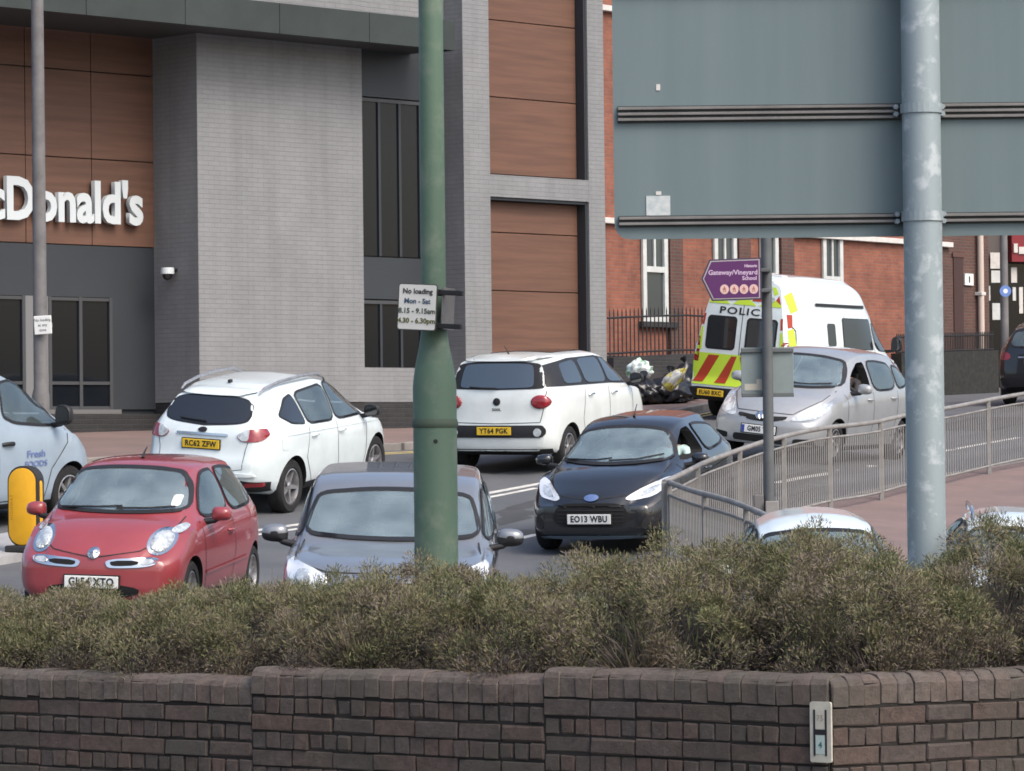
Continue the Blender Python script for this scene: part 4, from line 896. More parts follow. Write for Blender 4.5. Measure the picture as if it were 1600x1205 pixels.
c.lay('lower_grille', rrect(-.40, .40, .25, .35, .04), 'F', M['under'], off=.008)
c.seam([(-.70, 1.04), (-.66, .90), (-.42, .68), (0, .68), (.42, .68), (.66, .90), (.70, 1.04)], 'F')
c.plate('GM05 TYH', 'F', .43, M['plate_w'], euro=True, out=.02); c.wiper([(-.5, 1.085), (-.1, 1.075), (.1, 1.09)], 'F'); c.wiper([(-.05, 1.075), (.3, 1.085), (.6, 1.125)], 'F')
c.window(sym([(0, 1.08), (.5, 1.1), (.46, 1.42), (.2, 1.44)]), 'B'); c.mirror2('tail_lamp', chaikin([(.55, .9), (.72, .9), (.66, 1.3), (.56, 1.3)], 2), 'B', M['redlens'])
c.mirrors(.72, 1.10, M['silver'], .22, .16); c.handle(.10, .93, M['silver']); c.handle(-.88, .95, M['silver'])
c.wheelset(5); c.cabin(.72, -1.0, 1.06); c.finish(); c.place(1137, 714, 206, (1.30, -.80))
tag(c.root, 'silver people carrier in front of the police van, its side window open', 'car')
VERSO = c

# --- grey sport utility, mostly behind the green post
c = Car('grey_sport_utility', dict(L=4.30, wr=.34, xf=1.32, xr=-1.30, kf=.16, kr=.1, rf=.8, rr=1.1,
    top=[(-2.15, 1.50), (-1.7, 1.57), (-.9, 1.62), (-.1, 1.61), (.2, 1.57), (.38, 1.51), (.85, 1.22), (1.14, 1.09), (1.5, 1.05), (1.9, 1.0), (2.08, .94), (2.15, .86)],
    belt=[(-2.15, 1.1), (0, 1.05), (1.1, 1.01), (1.7, .95), (2.15, .80)],
    plan=[(-2.15, .70), (-2.0, .82), (-1.4, .91), (0, .92), (1.2, .92), (1.7, .90), (2.0, .84), (2.1, .78), (2.15, .70)],
    crown=[(-2.15, .03), (2.15, .035)], r=.045, tw=[(-2.15, .62), (-1, .72), (0, .745), (.4, .735), (1.15, .82), (1.7, .80), (2.15, .64)],
    bot=[(-2.15, .35), (-1.6, .25), (1.6, .24), (2.15, .28)], front=[(.2, -.08), (.5, 0), (.8, 0), (.95, -.03), (1.05, -.08)],
    rear=[(.2, .06), (.5, 0), (.9, .03), (1.1, .08), (1.5, .38), (1.65, .45)]), M['grey'])
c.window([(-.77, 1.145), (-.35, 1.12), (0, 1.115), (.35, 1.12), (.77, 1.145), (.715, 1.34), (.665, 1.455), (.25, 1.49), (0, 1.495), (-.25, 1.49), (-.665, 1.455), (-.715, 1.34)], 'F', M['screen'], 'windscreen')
for v in 'LR':
    c.window([(.90, 1.10), (-.05, 1.12), (-.02, 1.49), (.2, 1.47), (.55, 1.28)], v); c.window([(-.14, 1.12), (-1.1, 1.15), (-1.35, 1.25), (-1.0, 1.45), (-.1, 1.49)], v)
    c.seam([(1.0, 1.05), (1.0, .5), (.9, .3), (0, .3), (-.1, 1.1)], v)
for sg in (1, -1):
    l = c.lay('headlamp', chaikin([(sg * .48, .83), (sg * .60, .78), (sg * .83, .83), (sg * .87, .97), (sg * .82, 1.0), (sg * .52, .92)], 2, .2), 'F', M['lampwhite'], off=.010)
    c.lay('headlamp_lens', ellipse(sg * .70, .875, .075, .062, 18), 'F', M['lamp'], off=.016, dome=.02, res=.03, parent=l)
    c.lay('running_lamp', ellipse(sg * .535, .865, .045, .05, 16), 'F', M['lampwhite'], off=.016, dome=.01, res=.03, parent=l)
    c.lay('fog_lamp', chaikin([(sg * .62, .42), (sg * .80, .44), (sg * .78, .56), (sg * .64, .54)], 2), 'F', M['trim'], off=.006)
g = c.lay('grille', chaikin([(-.46, .60), (.46, .60), (.50, .86), (-.50, .86)], 2, .15), 'F', M['under'], off=.008)
for k in range(4): c.seam([(-.47, .65 + .05 * k), (.47, .65 + .05 * k)], 'F', w=.016, name='grille_bar', m=M['chrome'], off=.016, parent=g)
for k in range(9): c.lay('bonnet_letter', rrect(-.27 + .062 * k, -.235 + .062 * k, .885, .915, .006, 2), 'F', M['chrome'], off=.012, thick=.01)
c.plate('LB67 KRO', 'F', .5, M['plate_w']); c.seam([(-.76, 1.10), (-.80, .98), (-.5, .93), (.5, .93), (.80, .98), (.76, 1.10)], 'F')
c.window(sym([(0, 1.15), (.52, 1.16), (.48, 1.42), (.2, 1.44)]), 'B'); c.mirror2('tail_lamp', chaikin([(.5, .9), (.75, .9), (.72, 1.1), (.5, 1.1)], 2), 'B', M['redlens'])
obj('inside_mirror', box(.50, .53, -.12, .12, 1.38, 1.44, .012), M['trim'], c.root)
c.mirrors(.84, 1.13, M['grey'], .24, .17, two=True); c.handle(.05, .98, M['grey']); c.handle(-.95, 1.0, M['grey'])
c.wheelset(5); c.cabin(.75, -.9, 1.10); c.finish(); c.place(602, 1062, 180.5, (1.9, 0))
tag(c.root, 'grey car facing us behind the green post, bonnet half hidden by the hedge', 'car')
GREY = c
# --- pale blue van cut by the left edge
c = Car('pale_blue_van', dict(L=4.2, wr=.315, xf=1.36, xr=-1.3, kf=.2, kr=.05, rf=.9, rr=.6,
    top=[(-2.1, 1.76), (-1.4, 1.80), (-.4, 1.80), (.2, 1.76), (.55, 1.66), (.8, 1.54), (1.25, 1.24), (1.5, 1.12), (1.8, 1.03), (2.0, .90), (2.1, .76)],
    belt=[(-2.1, 1.1), (0, 1.08), (.9, 1.04), (1.5, .98), (2.1, .72)],
    plan=[(-2.1, .82), (-2.0, .86), (-1.2, .88), (.5, .88), (1.2, .88), (1.6, .86), (1.9, .78), (2.1, .60)],
    tw=[(-2.1, .72), (-.4, .73), (.5, .66), (.8, .64), (1.4, .74), (1.8, .68), (2.1, .5)],
    bot=[(-2.1, .3), (-1.6, .22), (1.6, .2), (2.1, .26)], front=[(.2, -.06), (.45, 0), (.7, -.02), (.95, -.1)], rear=[(.2, .03), (.6, 0), (1.1, .02), (1.8, .10)], crown=[(-2.1, .06), (2.1, .06)]), M['vanblue'])
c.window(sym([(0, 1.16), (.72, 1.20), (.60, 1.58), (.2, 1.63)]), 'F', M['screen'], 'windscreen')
FADED = mat('faded_blue_print', (.12, .17, .36), .6)
for v in 'LR':
    c.window([(1.22, 1.09), (.80, 1.11), (.32, 1.16), (.12, 1.24), (.16, 1.60), (.42, 1.62), (.72, 1.52), (1.05, 1.28)], v, M['glass'], q=.14)
    c.seam([(1.28, 1.05), (1.26, .9), (.96, .62), (.86, .30), (.02, .30), (-.02, 1.1), (.04, 1.6), (.2, 1.70), (.5, 1.66)], v, w=.012)
    c.seam([(-.1, .45), (-1.9, .45)], v, w=.05, name='side_rub_strip', m=M['trim'], off=.012); c.seam([(-.12, .3), (-.14, 1.68)], v); c.seam([(-1.05, .7), (-1.05, 1.68), (-.14, 1.70)], v)
    p, n = c.hit(v, .16, .93); sg = 1 if v == 'L' else -1
    bm = bmesh.new(); tube(bm, [p + Vector((-.10, 0, 0)), p + Vector((-.05, sg * .03, .01)), p + Vector((.06, sg * .03, .01)), p + Vector((.1, 0, 0))], .022, 8); obj('door_handle', bm, M['trim'], c.root, smooth=50)
    c.text('Fresh', v, .66, .80, .11, FADED, wide=1.4); c.text('FOODS', v, .66, .69, .09, FADED, wide=1.4)
    c.lay('stripe', chaikin([(-.25, .55), (-.16, .55), (-.10, 1.1), (-.14, 1.35), (-.22, 1.1)], 2), v, mat('pale_stripe', (.25, .30, .45), .4), off=.004, thick=.002)
c.mirror2('headlamp', chaikin([(.52, .74), (.74, .78), (.78, .98), (.66, .96)], 2), 'F', M['lamp']); c.lay('grille', rrect(-.4, .4, .6, .72, .04), 'F', M['trim']); c.lay('lower_bumper', rrect(-.7, .7, .27, .46, .06), 'F', M['trim']); c.plate('KP12 VAN', 'F', .5, M['plate_w'])
c.mirror2('tail_lamp', rrect(.74, .82, .8, 1.15, .03), 'B', M['redlens'], res=.04); c.mirror2('rear_door_window', rrect(.1, .62, 1.12, 1.55, .06), 'B', M['darkglass']); c.seam([(0, .4), (0, 1.75)], 'B')
c.mirrors(1.05, 1.22, M['trim'], .22, .25)
c.wheelset(6); c.cabin(.9, -.3, 1.12, False); c.finish(); c.place(90, 815, 29, (1.36, -.84)); c.root.matrix_world = c.M @ Matrix.Scale(1.10, 4)
tag(c.root, 'pale blue van with blue lettering on its door, cut by the left edge', 'van')
VANL = c

# --- police van with a high roof
HIVIS = mat('fluorescent_yellow', (.48, .66, .05), .4); REDREF = mat('red_reflective', (.36, .045, .02), .4)
c = Car('police_van', dict(L=5.3, wr=.34, xf=1.75, xr=-1.55, kf=.25, kr=.05, rf=.9, rr=.8, r=.14,
    top=[(-2.65, 2.54), (-2.2, 2.60), (-1.0, 2.64), (.2, 2.62), (.7, 2.52), (1.1, 2.22), (1.45, 1.84), (1.8, 1.46), (2.05, 1.28), (2.4, 1.12), (2.58, .95), (2.65, .80)],
    belt=[(-2.65, 1.3), (.8, 1.28), (1.8, 1.2), (2.3, 1.0), (2.65, .75)],
    plan=[(-2.65, .90), (-2.58, .95), (-2.3, .98), (1.0, .98), (1.8, .96), (2.3, .86), (2.55, .74), (2.65, .62)],
    tw=[(-2.65, .66), (-2, .72), (.2, .72), (.9, .68), (1.4, .72), (1.85, .82), (2.3, .72), (2.65, .52)],
    bot=[(-2.65, .42), (-2.2, .32), (2.0, .26), (2.65, .3)], front=[(.2, -.05), (.5, 0), (.85, -.03), (1.1, -.1)], rear=[(.3, .0), (.62, -.02), (.7, .03), (1.3, .05), (1.9, .10), (2.6, .26)],
    crown=[(-2.65, .06), (2.65, .06)]), M['white'])
c.window(sym([(0, 1.40), (.80, 1.46), (.70, 1.95), (.3, 2.02)]), 'F', M['solidglass'], 'windscreen')
for sg in (1, -1):
    w_ = c.window(rrect(min(sg * .13, sg * .66), max(sg * .13, sg * .66), 1.27, 1.80, .06), 'B', M['darkglass'], 'rear_door_window', smooth_n=0, seal=.03)
    l = c.lay('tail_lamp', rrect(min(sg * .80, sg * .90), max(sg * .80, sg * .90), 1.0, 1.45, .03), 'B', M['redlens'], res=.05)
    c.lay('high_lamp', rrect(min(sg * .44, sg * .58), max(sg * .44, sg * .58), 2.14, 2.22, .03), 'B', M['lamp'], off=.02)
    # upper red corner flashes
    c.lay('yellow_flash', [(sg * .76, 1.22), (sg * .86, 1.22), (sg * .80, 1.62), (sg * .765, 1.62)], 'B', HIVIS, off=.006, thick=.003); c.lay('red_flash', [(sg * .755, 1.66), (sg * .80, 1.66), (sg * .775, 1.86), (sg * .735, 1.86)], 'B', REDREF, off=.006, thick=.003)
    c.lay('red_flash', [(sg * .57, 2.12), (sg * .71, 2.07), (sg * .64, 2.26)], 'B', REDREF, off=.006, thick=.003)
    c.lay('yellow_flash', [(sg * .48, 2.40), (sg * .55, 2.40), (sg * .62, 2.29), (sg * .55, 2.25)], 'B', HIVIS, off=.006, thick=.003)
for k in range(-2, 3): c.lay('red_flash' if k % 2 else 'yellow_flash', [(k * .26 - .24, 2.05), (k * .26 + .24, 2.05), (k * .26, 2.22)] if k % 2 == 0 else [(k * .26 - .12, 2.13), (k * .26 + .12, 2.13), (k * .26 + .1, 2.20), (k * .26 - .1, 2.20)], 'B', REDREF if k % 2 else HIVIS, off=.007, thick=.003)
c.lay('chevron_panel', rrect(-.90, .90, .60, 1.16, .03), 'B', HIVIS, off=.006, thick=.003)
for sg in (1, -1):
    for k in range(2):
        x0 = .10 + .46 * k; pl = [(x0, .64), (x0 + .22, .64), (x0 + .50, 1.13), (x0 + .28, 1.13)]
        pl = [(sg * min(.87, max(.03, .98 - a)), b) for a, b in pl]       # stripes climb towards the middle
        c.lay('red_chevron', pl, 'B', REDREF, off=.011, thick=.003)
c.text('POLICE', 'B', 0, 1.93, .17, M['ink'], wide=1.55, space=1.15)
c.seam([(0, .62), (0, 2.3)], 'B', w=.014); c.lay('rear_step', chaikin([(-.92, .36), (.92, .36), (.92, .56), (-.92, .56)], 1, .1), 'B', M['trim'], off=.05, thick=.08)
c.plate('EU60 BXC', 'B', .46, M['plate_y'], yc=.45, out=.06); c.plate('EU60 BXC', 'F', .5, M['plate_w'])
c.handle(0, 1.2, M['trim'], view=()); c.lay('door_catch', rrect(-.11, -.03, 1.16, 1.22, .02), 'B', M['trim'], off=.012)
for v in 'LR':
    c.window(rrect(-.28, .95, 1.38, 1.92, .05), v, M['darkglass'], smooth_n=0); c.window([(1.95, 1.36), (1.08, 1.36), (1.06, 1.84), (1.32, 1.86), (1.62, 1.62)], v, M['solidglass'])
    w_ = c.lay('small_window_frame', rrect(-1.02, -.55, 1.34, 1.90, .08), v, M['lampwhite'], off=.008); c.lay('window', rrect(-.95, -.62, 1.42, 1.82, .05), v, M['darkglass'], off=.014, parent=w_)
    c.seam([(-1.35, 2.14), (.75, 2.14)], v, w=.055, name='drip_rail', m=M['trim'], off=.018)
    for k in range(5): c.lay('side_check', rrect(-2.5 + k * .84, -2.1 + k * .84, .80 + .0 * k, 1.05, .005, 1), v, HIVIS if k % 2 == 0 else M['blueink'], off=.006, thick=.003)
    c.lay('yellow_flash', [(-2.40, 2.26), (-2.16, 2.34), (-2.06, 2.02), (-2.30, 1.96)], v, HIVIS, off=.006, thick=.003); c.lay('red_flash', [(-2.42, 1.94), (-2.26, 1.94), (-2.30, 1.72), (-2.44, 1.70)], v, REDREF, off=.006, thick=.003); c.lay('yellow_flash', [(-2.46, 1.66), (-2.26, 1.70), (-2.20, 1.24), (-2.46, 1.14)], v, HIVIS, off=.006, thick=.003)
    c.seam([(1.0, .4), (1.02, 1.95)], v); c.seam([(-.2, .4), (-.2, 2.0)], v); c.seam([(-2.25, 1.2), (-2.2, 1.66), (-2.3, 1.72)], v, w=.03, name='fuel_door', m=M['trim'])
    c.text('POLICE', v, .3, 1.16, .16, M['ink'], wide=1.3)
c.mirror2('headlamp', chaikin([(.5, .78), (.76, .84), (.78, 1.06), (.58, 1.0)], 2), 'F', M['lamp']); c.lay('grille', rrect(-.45, .45, .62, .85, .05), 'F', M['trim'])
bm = box(-.10, .10, -.5, .5, 0, .06, .025); bm.transform(Matrix.Translation((-2.0, 0, 2.565))); obj('light_bar', bm, M['lampwhite'], c.root)
c.mirrors(1.62, 1.5, M['trim'], .22, .3)
c.wheelset(6, M['trim']); c.finish(); c.place(1119, 650, 31, (-1.55, .90))
tag(c.root, 'white police van with yellow and red chevron rear doors beside the red brick building', 'van')
POLICE = c

# --- black sport utility cut by the right edge
c = Car('black_sport_utility', dict(L=4.6, wr=.36, xf=1.4, xr=-1.35, kf=.2, kr=.12, rf=1., rr=1.2,
    top=[(-2.3, 1.62), (-1.7, 1.70), (-.6, 1.75), (.2, 1.70), (.5, 1.60), (1.0, 1.28), (1.3, 1.14), (1.9, 1.04), (2.2, .92), (2.3, .78)],
    belt=[(-2.3, 1.15), (0, 1.10), (1.3, 1.02), (2.3, .74)], plan=[(-2.3, .72), (-2.2, .82), (-1.9, .90), (-1.2, .94), (1, .94), (1.8, .88), (2.15, .76), (2.3, .6)],
    tw=[(-2.3, .56), (-1.2, .64), (0, .67), (.5, .64), (1.3, .78), (1.9, .70), (2.3, .5)], bot=[(-2.3, .4), (-1.7, .26), (1.7, .25), (2.3, .3)],
    front=[(.2, -.06), (.5, 0), (.9, -.08)], rear=[(.3, .10), (.6, 0), (.9, .04), (1.15, .1), (1.65, .42), (1.75, .48)]), M['blackpaint'])
c.window(sym([(0, 1.2), (.6, 1.22), (.54, 1.52), (.25, 1.56)]), 'B', M['glass'], 'rear_window')
for v in 'LR': c.window([(1.0, 1.12), (.0, 1.15), (.05, 1.58), (.35, 1.56)], v); c.window([(-.1, 1.15), (-1.5, 1.2), (-1.3, 1.52), (-.05, 1.58)], v)
c.mirror2('tail_lamp', chaikin([(.56, .95), (.84, .95), (.82, 1.12), (.58, 1.1)], 2), 'B', M['redlens']); c.plate('HX15 NTE', 'B', .9, M['plate_y']); c.lay('tailgate_trim', rrect(-.4, .4, .99, 1.02, .01), 'B', M['chrome'])
c.window(sym([(0, 1.17), (.70, 1.20), (.58, 1.56), (.2, 1.6)]), 'F', M['screen'], 'windscreen'); c.mirror2('headlamp', chaikin([(.5, .82), (.78, .86), (.8, .98), (.6, .95)], 2), 'F', M['lamp']); c.lay('lower_bumper', rrect(-.8, .8, .42, .58, .04), 'B', M['trim'], off=.012)
c.mirrors(.95, 1.18, M['blackpaint'], .23, .17); c.wheelset(5); c.cabin(.7, -.9, 1.12); c.finish(); c.place(1572, 633, 22, (-1.35, .88))
tag(c.root, 'black sport utility car going away, cut by the right edge', 'car')
SUV = c

# --- three white cars of which only roofs show above the hedge
def roof_car(name, pm, px, py, heading, label, rails=False, top_h=1.47, scale=1.):
    k = top_h / 1.47
    c = Car(name, dict(L=3.9, wr=.30, xf=1.2, xr=-1.25, kf=.22, kr=.14, rf=.9, rr=1.1,
        top=[(-1.95, 1.34 * k), (-1.5, 1.42 * k), (-.8, 1.47 * k), (-.2, 1.47 * k), (.15, 1.43 * k), (.35, 1.36 * k), (.85, 1.09 * k), (1.12, .98 * k), (1.5, .91 * k), (1.75, .82 * k), (1.9, .70), (1.95, .62)],
        belt=[(-1.95, 1.0), (0, .93), (1.1, .87), (1.95, .58)], plan=[(-1.95, .66), (-1.8, .78), (-1.2, .85), (0, .86), (.9, .85), (1.4, .82), (1.75, .74), (1.95, .56)],
        tw=[(-1.95, .48), (-1, .56), (0, .585), (.35, .57), (1.1, .68), (1.5, .64), (1.95, .46)], bot=[(-1.95, .3), (-1.5, .2), (1.4, .17), (1.95, .2)],
        front=[(.12, -.1), (.3, 0), (.5, 0), (.8, -.14)], rear=[(.2, .06), (.5, 0), (1.0, .08), (1.4, .42), (1.5, .5)], crown=[(-1.95, .10), (1.95, .10)]), pm)
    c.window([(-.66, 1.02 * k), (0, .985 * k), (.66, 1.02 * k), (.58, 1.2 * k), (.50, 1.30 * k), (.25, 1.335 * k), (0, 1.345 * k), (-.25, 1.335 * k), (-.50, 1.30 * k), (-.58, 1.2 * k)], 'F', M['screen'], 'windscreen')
    c.window(sym([(0, 1.02 * k), (.50, 1.03 * k), (.42, 1.27 * k), (.2, 1.29 * k)]), 'B', M['glass'], 'rear_window')
    for v in 'LR': c.window([(.7, .98 * k), (-.2, 1.0 * k), (-.15, 1.33 * k), (.15, 1.30 * k)], v); c.window([(-.3, 1.0 * k), (-1.1, 1.04 * k), (-1.0, 1.27 * k), (-.25, 1.33 * k)], v)
    c.mirror2('headlamp', chaikin([(.42, .66), (.72, .66), (.76, .80), (.56, .78)], 2), 'F', M['lamp']); c.mirror2('tail_lamp', chaikin([(.52, .92), (.68, .9), (.64, 1.12), (.52, 1.1)], 2), 'B', M['redlens']); c.lay('grille', rrect(-.4, .4, .34, .52, .05), 'F', M['trim'])
    c.plate('KY16 OZA', 'F', .42, M['plate_w'])
    if rails:
        for sg in (1, -1):
            bm = bmesh.new(); tube(bm, [(-1.2, sg * .50, 1.38 * k), (-1.1, sg * .52, 1.45 * k), (-.2, sg * .53, 1.47 * k), (.1, sg * .53, 1.44 * k), (.2, sg * .53, 1.37 * k)], .018, 8); obj('roof_rail', bm, M['chrome'], c.root, smooth=50)
    c.mirrors(.62, 1.0 * k, pm, .2, .14); c.wheelset(5); c.cabin(.55, -.85, .98); c.finish(); c.place(px, py, heading)
    c.root.matrix_world = c.M @ Matrix.Scale(scale, 4); tag(c.root, label, 'car', 'white cars behind the hedge'); return c
def find_row(px, roof_py, h):
    """street row where a car of height h shows its roof at roof_py"""
    lo, hi = 700., 1300.
    for _ in range(40):
        m = (lo + hi) / 2; q = on_ground(px, m); top = q + Vector((0, 0, h)); r = CM.to_3x3().transposed() @ (top - Vector((0, 0, EYE)))
        if 602.5 - r.y / -r.z * FPX < roof_py: lo = m
        else: hi = m
    return lo
W1 = roof_car('white_small_car', M['white'], 1277, find_row(1277, 803, 1.27), 181, 'white car whose curved roof shows above the hedge left of the galvanised post', scale=.86)
W2 = roof_car('white_small_car', M['white'], 1582, find_row(1582, 803, 1.32), 184, 'white car whose roof shows above the hedge right of the galvanised post', True, scale=.90)
# ------------------------------------------------------------ people in the cars
def person(name, car, joints, radii, edges, clothes, skin, hair, head, label, hairdir=(0, 0, 1)):
    me = bpy.data.meshes.new('p'); me.from_pydata(joints, edges, []); o = link(bpy.data.objects.new('p', me))
    md = o.modifiers.new('s', 'SKIN'); sv = me.skin_vertices[0].data
    for i, r in enumerate(radii): sv[i].radius = (r, r)
    sv[0].use_root = True
    sub = o.modifiers.new('d', 'SUBSURF'); sub.levels = 2; bpy.context.view_layer.update()
    bmx = bmesh.new(); ev = bpy.data.meshes.new_from_object(o.evaluated_get(bpy.context.evaluated_depsgraph_get())); bmx.from_mesh(ev); bpy.data.objects.remove(o)
    m = bpy.data.meshes.new(name); bmx.to_mesh(m); bmx.free()
    for q in (clothes, skin): m.materials.append(q)
    H = Vector(head)
    for p in m.polygons:
        p.use_smooth = True
        if (p.center - H).length < .15 or p.center.z > H.z - .11 or (len(joints) > 8 and (p.center - Vector(joints[-1])).length < .12): p.material_index = 1
    b = link(bpy.data.objects.new(name, m)); b.matrix_world = car.M
    bm = bmesh.new(); bmesh.ops.create_icosphere(bm, subdivisions=3, radius=1)
    for v in bm.verts: v.co = Vector((v.co.x * .105 - .018, v.co.y * .088, v.co.z * .115 + .022)) + H
    bmesh.ops.delete(bm, geom=[v for v in bm.verts if v.co.x > H.x + .05 and v.co.z < H.z + .06 or v.co.z < H.z - .07], context='VERTS'); obj('hair', bm, hair, b, smooth=60)
    tag(b, label, 'person'); return b
SKIN = mat('skin', (.32, .17, .12), .55); HAIR = mat('dark_hair', (.03, .018, .012), .6)
J = [(-.12, .42, .62), (-.15, .42, .85), (-.17, .42, 1.02), (-.16, .42, 1.10), (-.14, .42, 1.20), (-.11, .42, 1.26), (-.14, .60, 1.02), (.02, .64, .88), (.20, .62, .96), (-.14, .25, 1.02), (.02, .22, .86), (.2, .24, .94)]
person('person', FIESTA, J, [.15, .16, .12, .05, .085, .075, .06, .048, .035, .06, .048, .035], [(0, 1), (1, 2), (2, 3), (3, 4), (4, 5), (2, 6), (6, 7), (7, 8), (2, 9), (9, 10), (10, 11)], mat('pale_teal_shirt', (.42, .56, .56), .8), SKIN, HAIR, (-.135, .42, 1.215), 'person in a pale shirt inside the black hatchback')
J = [(a + .18, b + .02, c_ + .12) for a, b, c_ in J]
person('person', VERSO, J, [.15, .16, .12, .05, .085, .075, .06, .048, .035, .06, .048, .035], [(0, 1), (1, 2), (2, 3), (3, 4), (4, 5), (2, 6), (6, 7), (7, 8), (2, 9), (9, 10), (10, 11)], mat('dark_jacket', (.03, .028, .03), .8), SKIN, HAIR, (.045, .44, 1.335), 'person in dark clothes inside the silver people carrier')

# ------------------------------------------------------------ rubbish bags by the brick building
def bag(px, py, sx, sy, sz, m, label, seed, knot=True, tilt=0):
    r = random.Random(seed); q = on_ground(px, py); bm = bmesh.new(); bmesh.ops.create_icosphere(bm, subdivisions=4, radius=1)
    ph = [(r.uniform(0, 6), r.uniform(2, 5), Vector((r.uniform(-1, 1), r.uniform(-1, 1), r.uniform(-1, 1))).normalized()) for _ in range(9)]
    for v in bm.verts:
        d = v.co.normalized(); k = 1 + sum(.045 * math.sin(f * 2.2 * d.dot(ax) * 2 + p0) for p0, f, ax in ph)
        k += .03 * abs(math.sin(7 * math.atan2(d.y, d.x) + 3 * d.z))
        z = d.z * k; z = z if z > -.55 else -.55 + (z + .55) * .15
        pinch = 1 - .35 * max(0, z) ** 2
        v.co = Vector((d.x * k * pinch * sx, d.y * k * pinch * sy, (z + .62) * sz))
    root = empty('rubbish_bag', (q.x, q.y, ground(q.x, q.y) + .11), r.uniform(0, 6)); obj('sack', bm, m, root, smooth=80)
    if not knot: tag(root, label, 'rubbish bag', 'rubbish bags heaped by the low wall'); return root
    bm = bmesh.new(); tube(bm, [(0, 0, 1.5 * sz), (.01, .0, 1.68 * sz), (.03, .02, 1.82 * sz), (.06, .03, 1.95 * sz)], [.07, .03, .05, .085], 9); obj('tied_neck', bm, m, root, smooth=60)
    root.rotation_euler.x = tilt; tag(root, label, 'rubbish bag', 'rubbish bags heaped by the low wall'); return root
BLK = mat('black_plastic', (.012, .013, .016), .28, spec=.6); WHB = mat('white_plastic', (.62, .70, .68), .4, second=(.25, .5, .30), nscale=5, nlow=.52, nhigh=.58); YEL = mat('yellow_white_plastic', (.66, .66, .62), .4, second=(.60, .52, .10), nscale=4, nlow=.45, nhigh=.5)
bag(1006, 641, .42, .36, .30, BLK, 'black rubbish bag nearest the white tall hatchback', 1); bag(1048, 639, .44, .40, .34, BLK, 'black rubbish bag below the yellow and white bag', 2); bag(1074, 634, .40, .38, .42, BLK, 'black rubbish bag leaning beside the police van', 3)
b_ = bag(1000, 634, .30, .24, .24, WHB, 'white bag with green print on top of the black bags', 4, False); b_.location.z += .42; b_.rotation_euler.y = .3
b_ = bag(1040, 645, .13, .12, .30, YEL, 'narrow yellow and white bag stuck between black bags', 5, False); b_.rotation_euler = (.1, .85, -.2); b_.location.z += .36

# ------------------------------------------------------------ street furniture
M['galv'] = mat('galvanised_steel', (.27, .325, .345), .5, metal=.15, second=(.42, .47, .49), nscale=10, nlow=.52, nhigh=.64, bump=.05); M['grey_paint'] = mat('weathered_grey_paint', (.17, .165, .165), .7, noise=.35, nscale=4)
M['railgrey'] = mat('grey_rail_paint', (.25, .25, .245), .6, second=(.17, .16, .145), nscale=4)
# lamp column on the far pavement
def column(name, px, d, r0, r1, h, m, label):
    q = P(px, 600, d); g = ground(q.x, q.y) + .1; t = empty(name, (q.x, q.y, g))
    obj('shaft', lathe([(r0 * 1.25, 0), (r0 * 1.25, .9), (r0, 1.0), (r0 * .97, 3.0), (r1, h)], 20), m, t, smooth=40)
    bm = box(-.06, .06, -r0 * 1.25 - .012, -r0, .35, .8, .006); obj('access_door', bm, m, t); obj('base_collar', lathe([(r0 * 1.5, 0), (r0 * 1.5, .05), (r0 * 1.25, .08)], 20), m, t, smooth=40)
    tag(t, label, 'post'); return t, g
lc, g = column('lamp_column', 63.5, 49.3, .098, .078, 10, M['grey_paint'], 'tall grey lamp column in front of the restaurant')
q = P(67, 508, 49.14); s_ = empty('parking_notice', q); s_.rotation_euler = (0, -.05, -.15)
obj('board', box(-.125, .125, -.012, .012, -.13, .13, .008), M['plate_w'], s_)
for k, t_ in enumerate(('No loading', 'at any', 'time')):
    me = text_mesh(t_, .055, .001); me.transform(Matrix.Translation((0, -.0145, .07 - .07 * k)) @ Matrix.Rotation(PI / 2, 4, 'X')); me.materials.append(M['grey_paint']); link(bpy.data.objects.new('lettering', me), s_)
obj('clamp_band', lathe([(.125, -.03), (.125, .03)], 20), M['grey_paint'], s_).location = (-.03, .14, 0)
tag(s_, 'small white notice fixed on the grey lamp column', 'sign')
# column at the far right, with a blue disc
lc2, g = column('lamp_column', 1571, 74, .085, .08, 9, M['grey_paint'], 'grey column at right between brick building and black car')
q = P(1571, 455, 73.7); s_ = empty('blue_disc_sign', q); bm = lathe([(.001, -.01), (.12, -.01), (.12, .01), (.001, .01)], 24, 'y', close=False); obj('disc', bm, mat('blue_disc', (.14, .24, .55), .4), s_); bm = lathe([(.001, 0), (.05, 0)], 16, 'y', close=False); bm.transform(Matrix.Translation((0, -.013, 0))); obj('symbol', bm, M['whiteink'], s_); tag(s_, 'small blue round sign on the column at the far right', 'sign')
# traffic bollard
q = on_ground(36, 876); bl = empty('traffic_bollard', (q.x, q.y, ground(q.x, q.y) + .09), -.25); hB = 1.0
YB = mat('bollard_yellow', (.72, .37, .012), .45, noise=.12, nscale=6); BB = mat('bollard_black', (.02, .02, .02), .6)
def oblong(w, h, z0): return rrect(-w / 2, w / 2, z0, z0 + h, w * .48, 8)
def up(bm): bm.transform(Matrix.Rotation(PI / 2, 4, 'X')); return bm
s_ = .98 * (q.y / 36.5)
obj('shell', up(prism(oblong(.345 * s_, .86 * s_, .06), -.20, .0, .012)), BB, bl, smooth=40); obj('face', up(prism(oblong(.305 * s_, .815 * s_, .082), .001, .02, .008)), YB, bl, smooth=40); obj('face', up(prism(oblong(.305 * s_, .815 * s_, .082), -.22, -.201, .008)), YB, bl, smooth=40)
obj('side_band', up(prism(oblong(.365 * s_, .75 * s_, .13), -.13, -.06, .01)), YB, bl, smooth=40); obj('foot', box(-.2, .2, -.06, .26, 0, .08, .02), BB, bl)
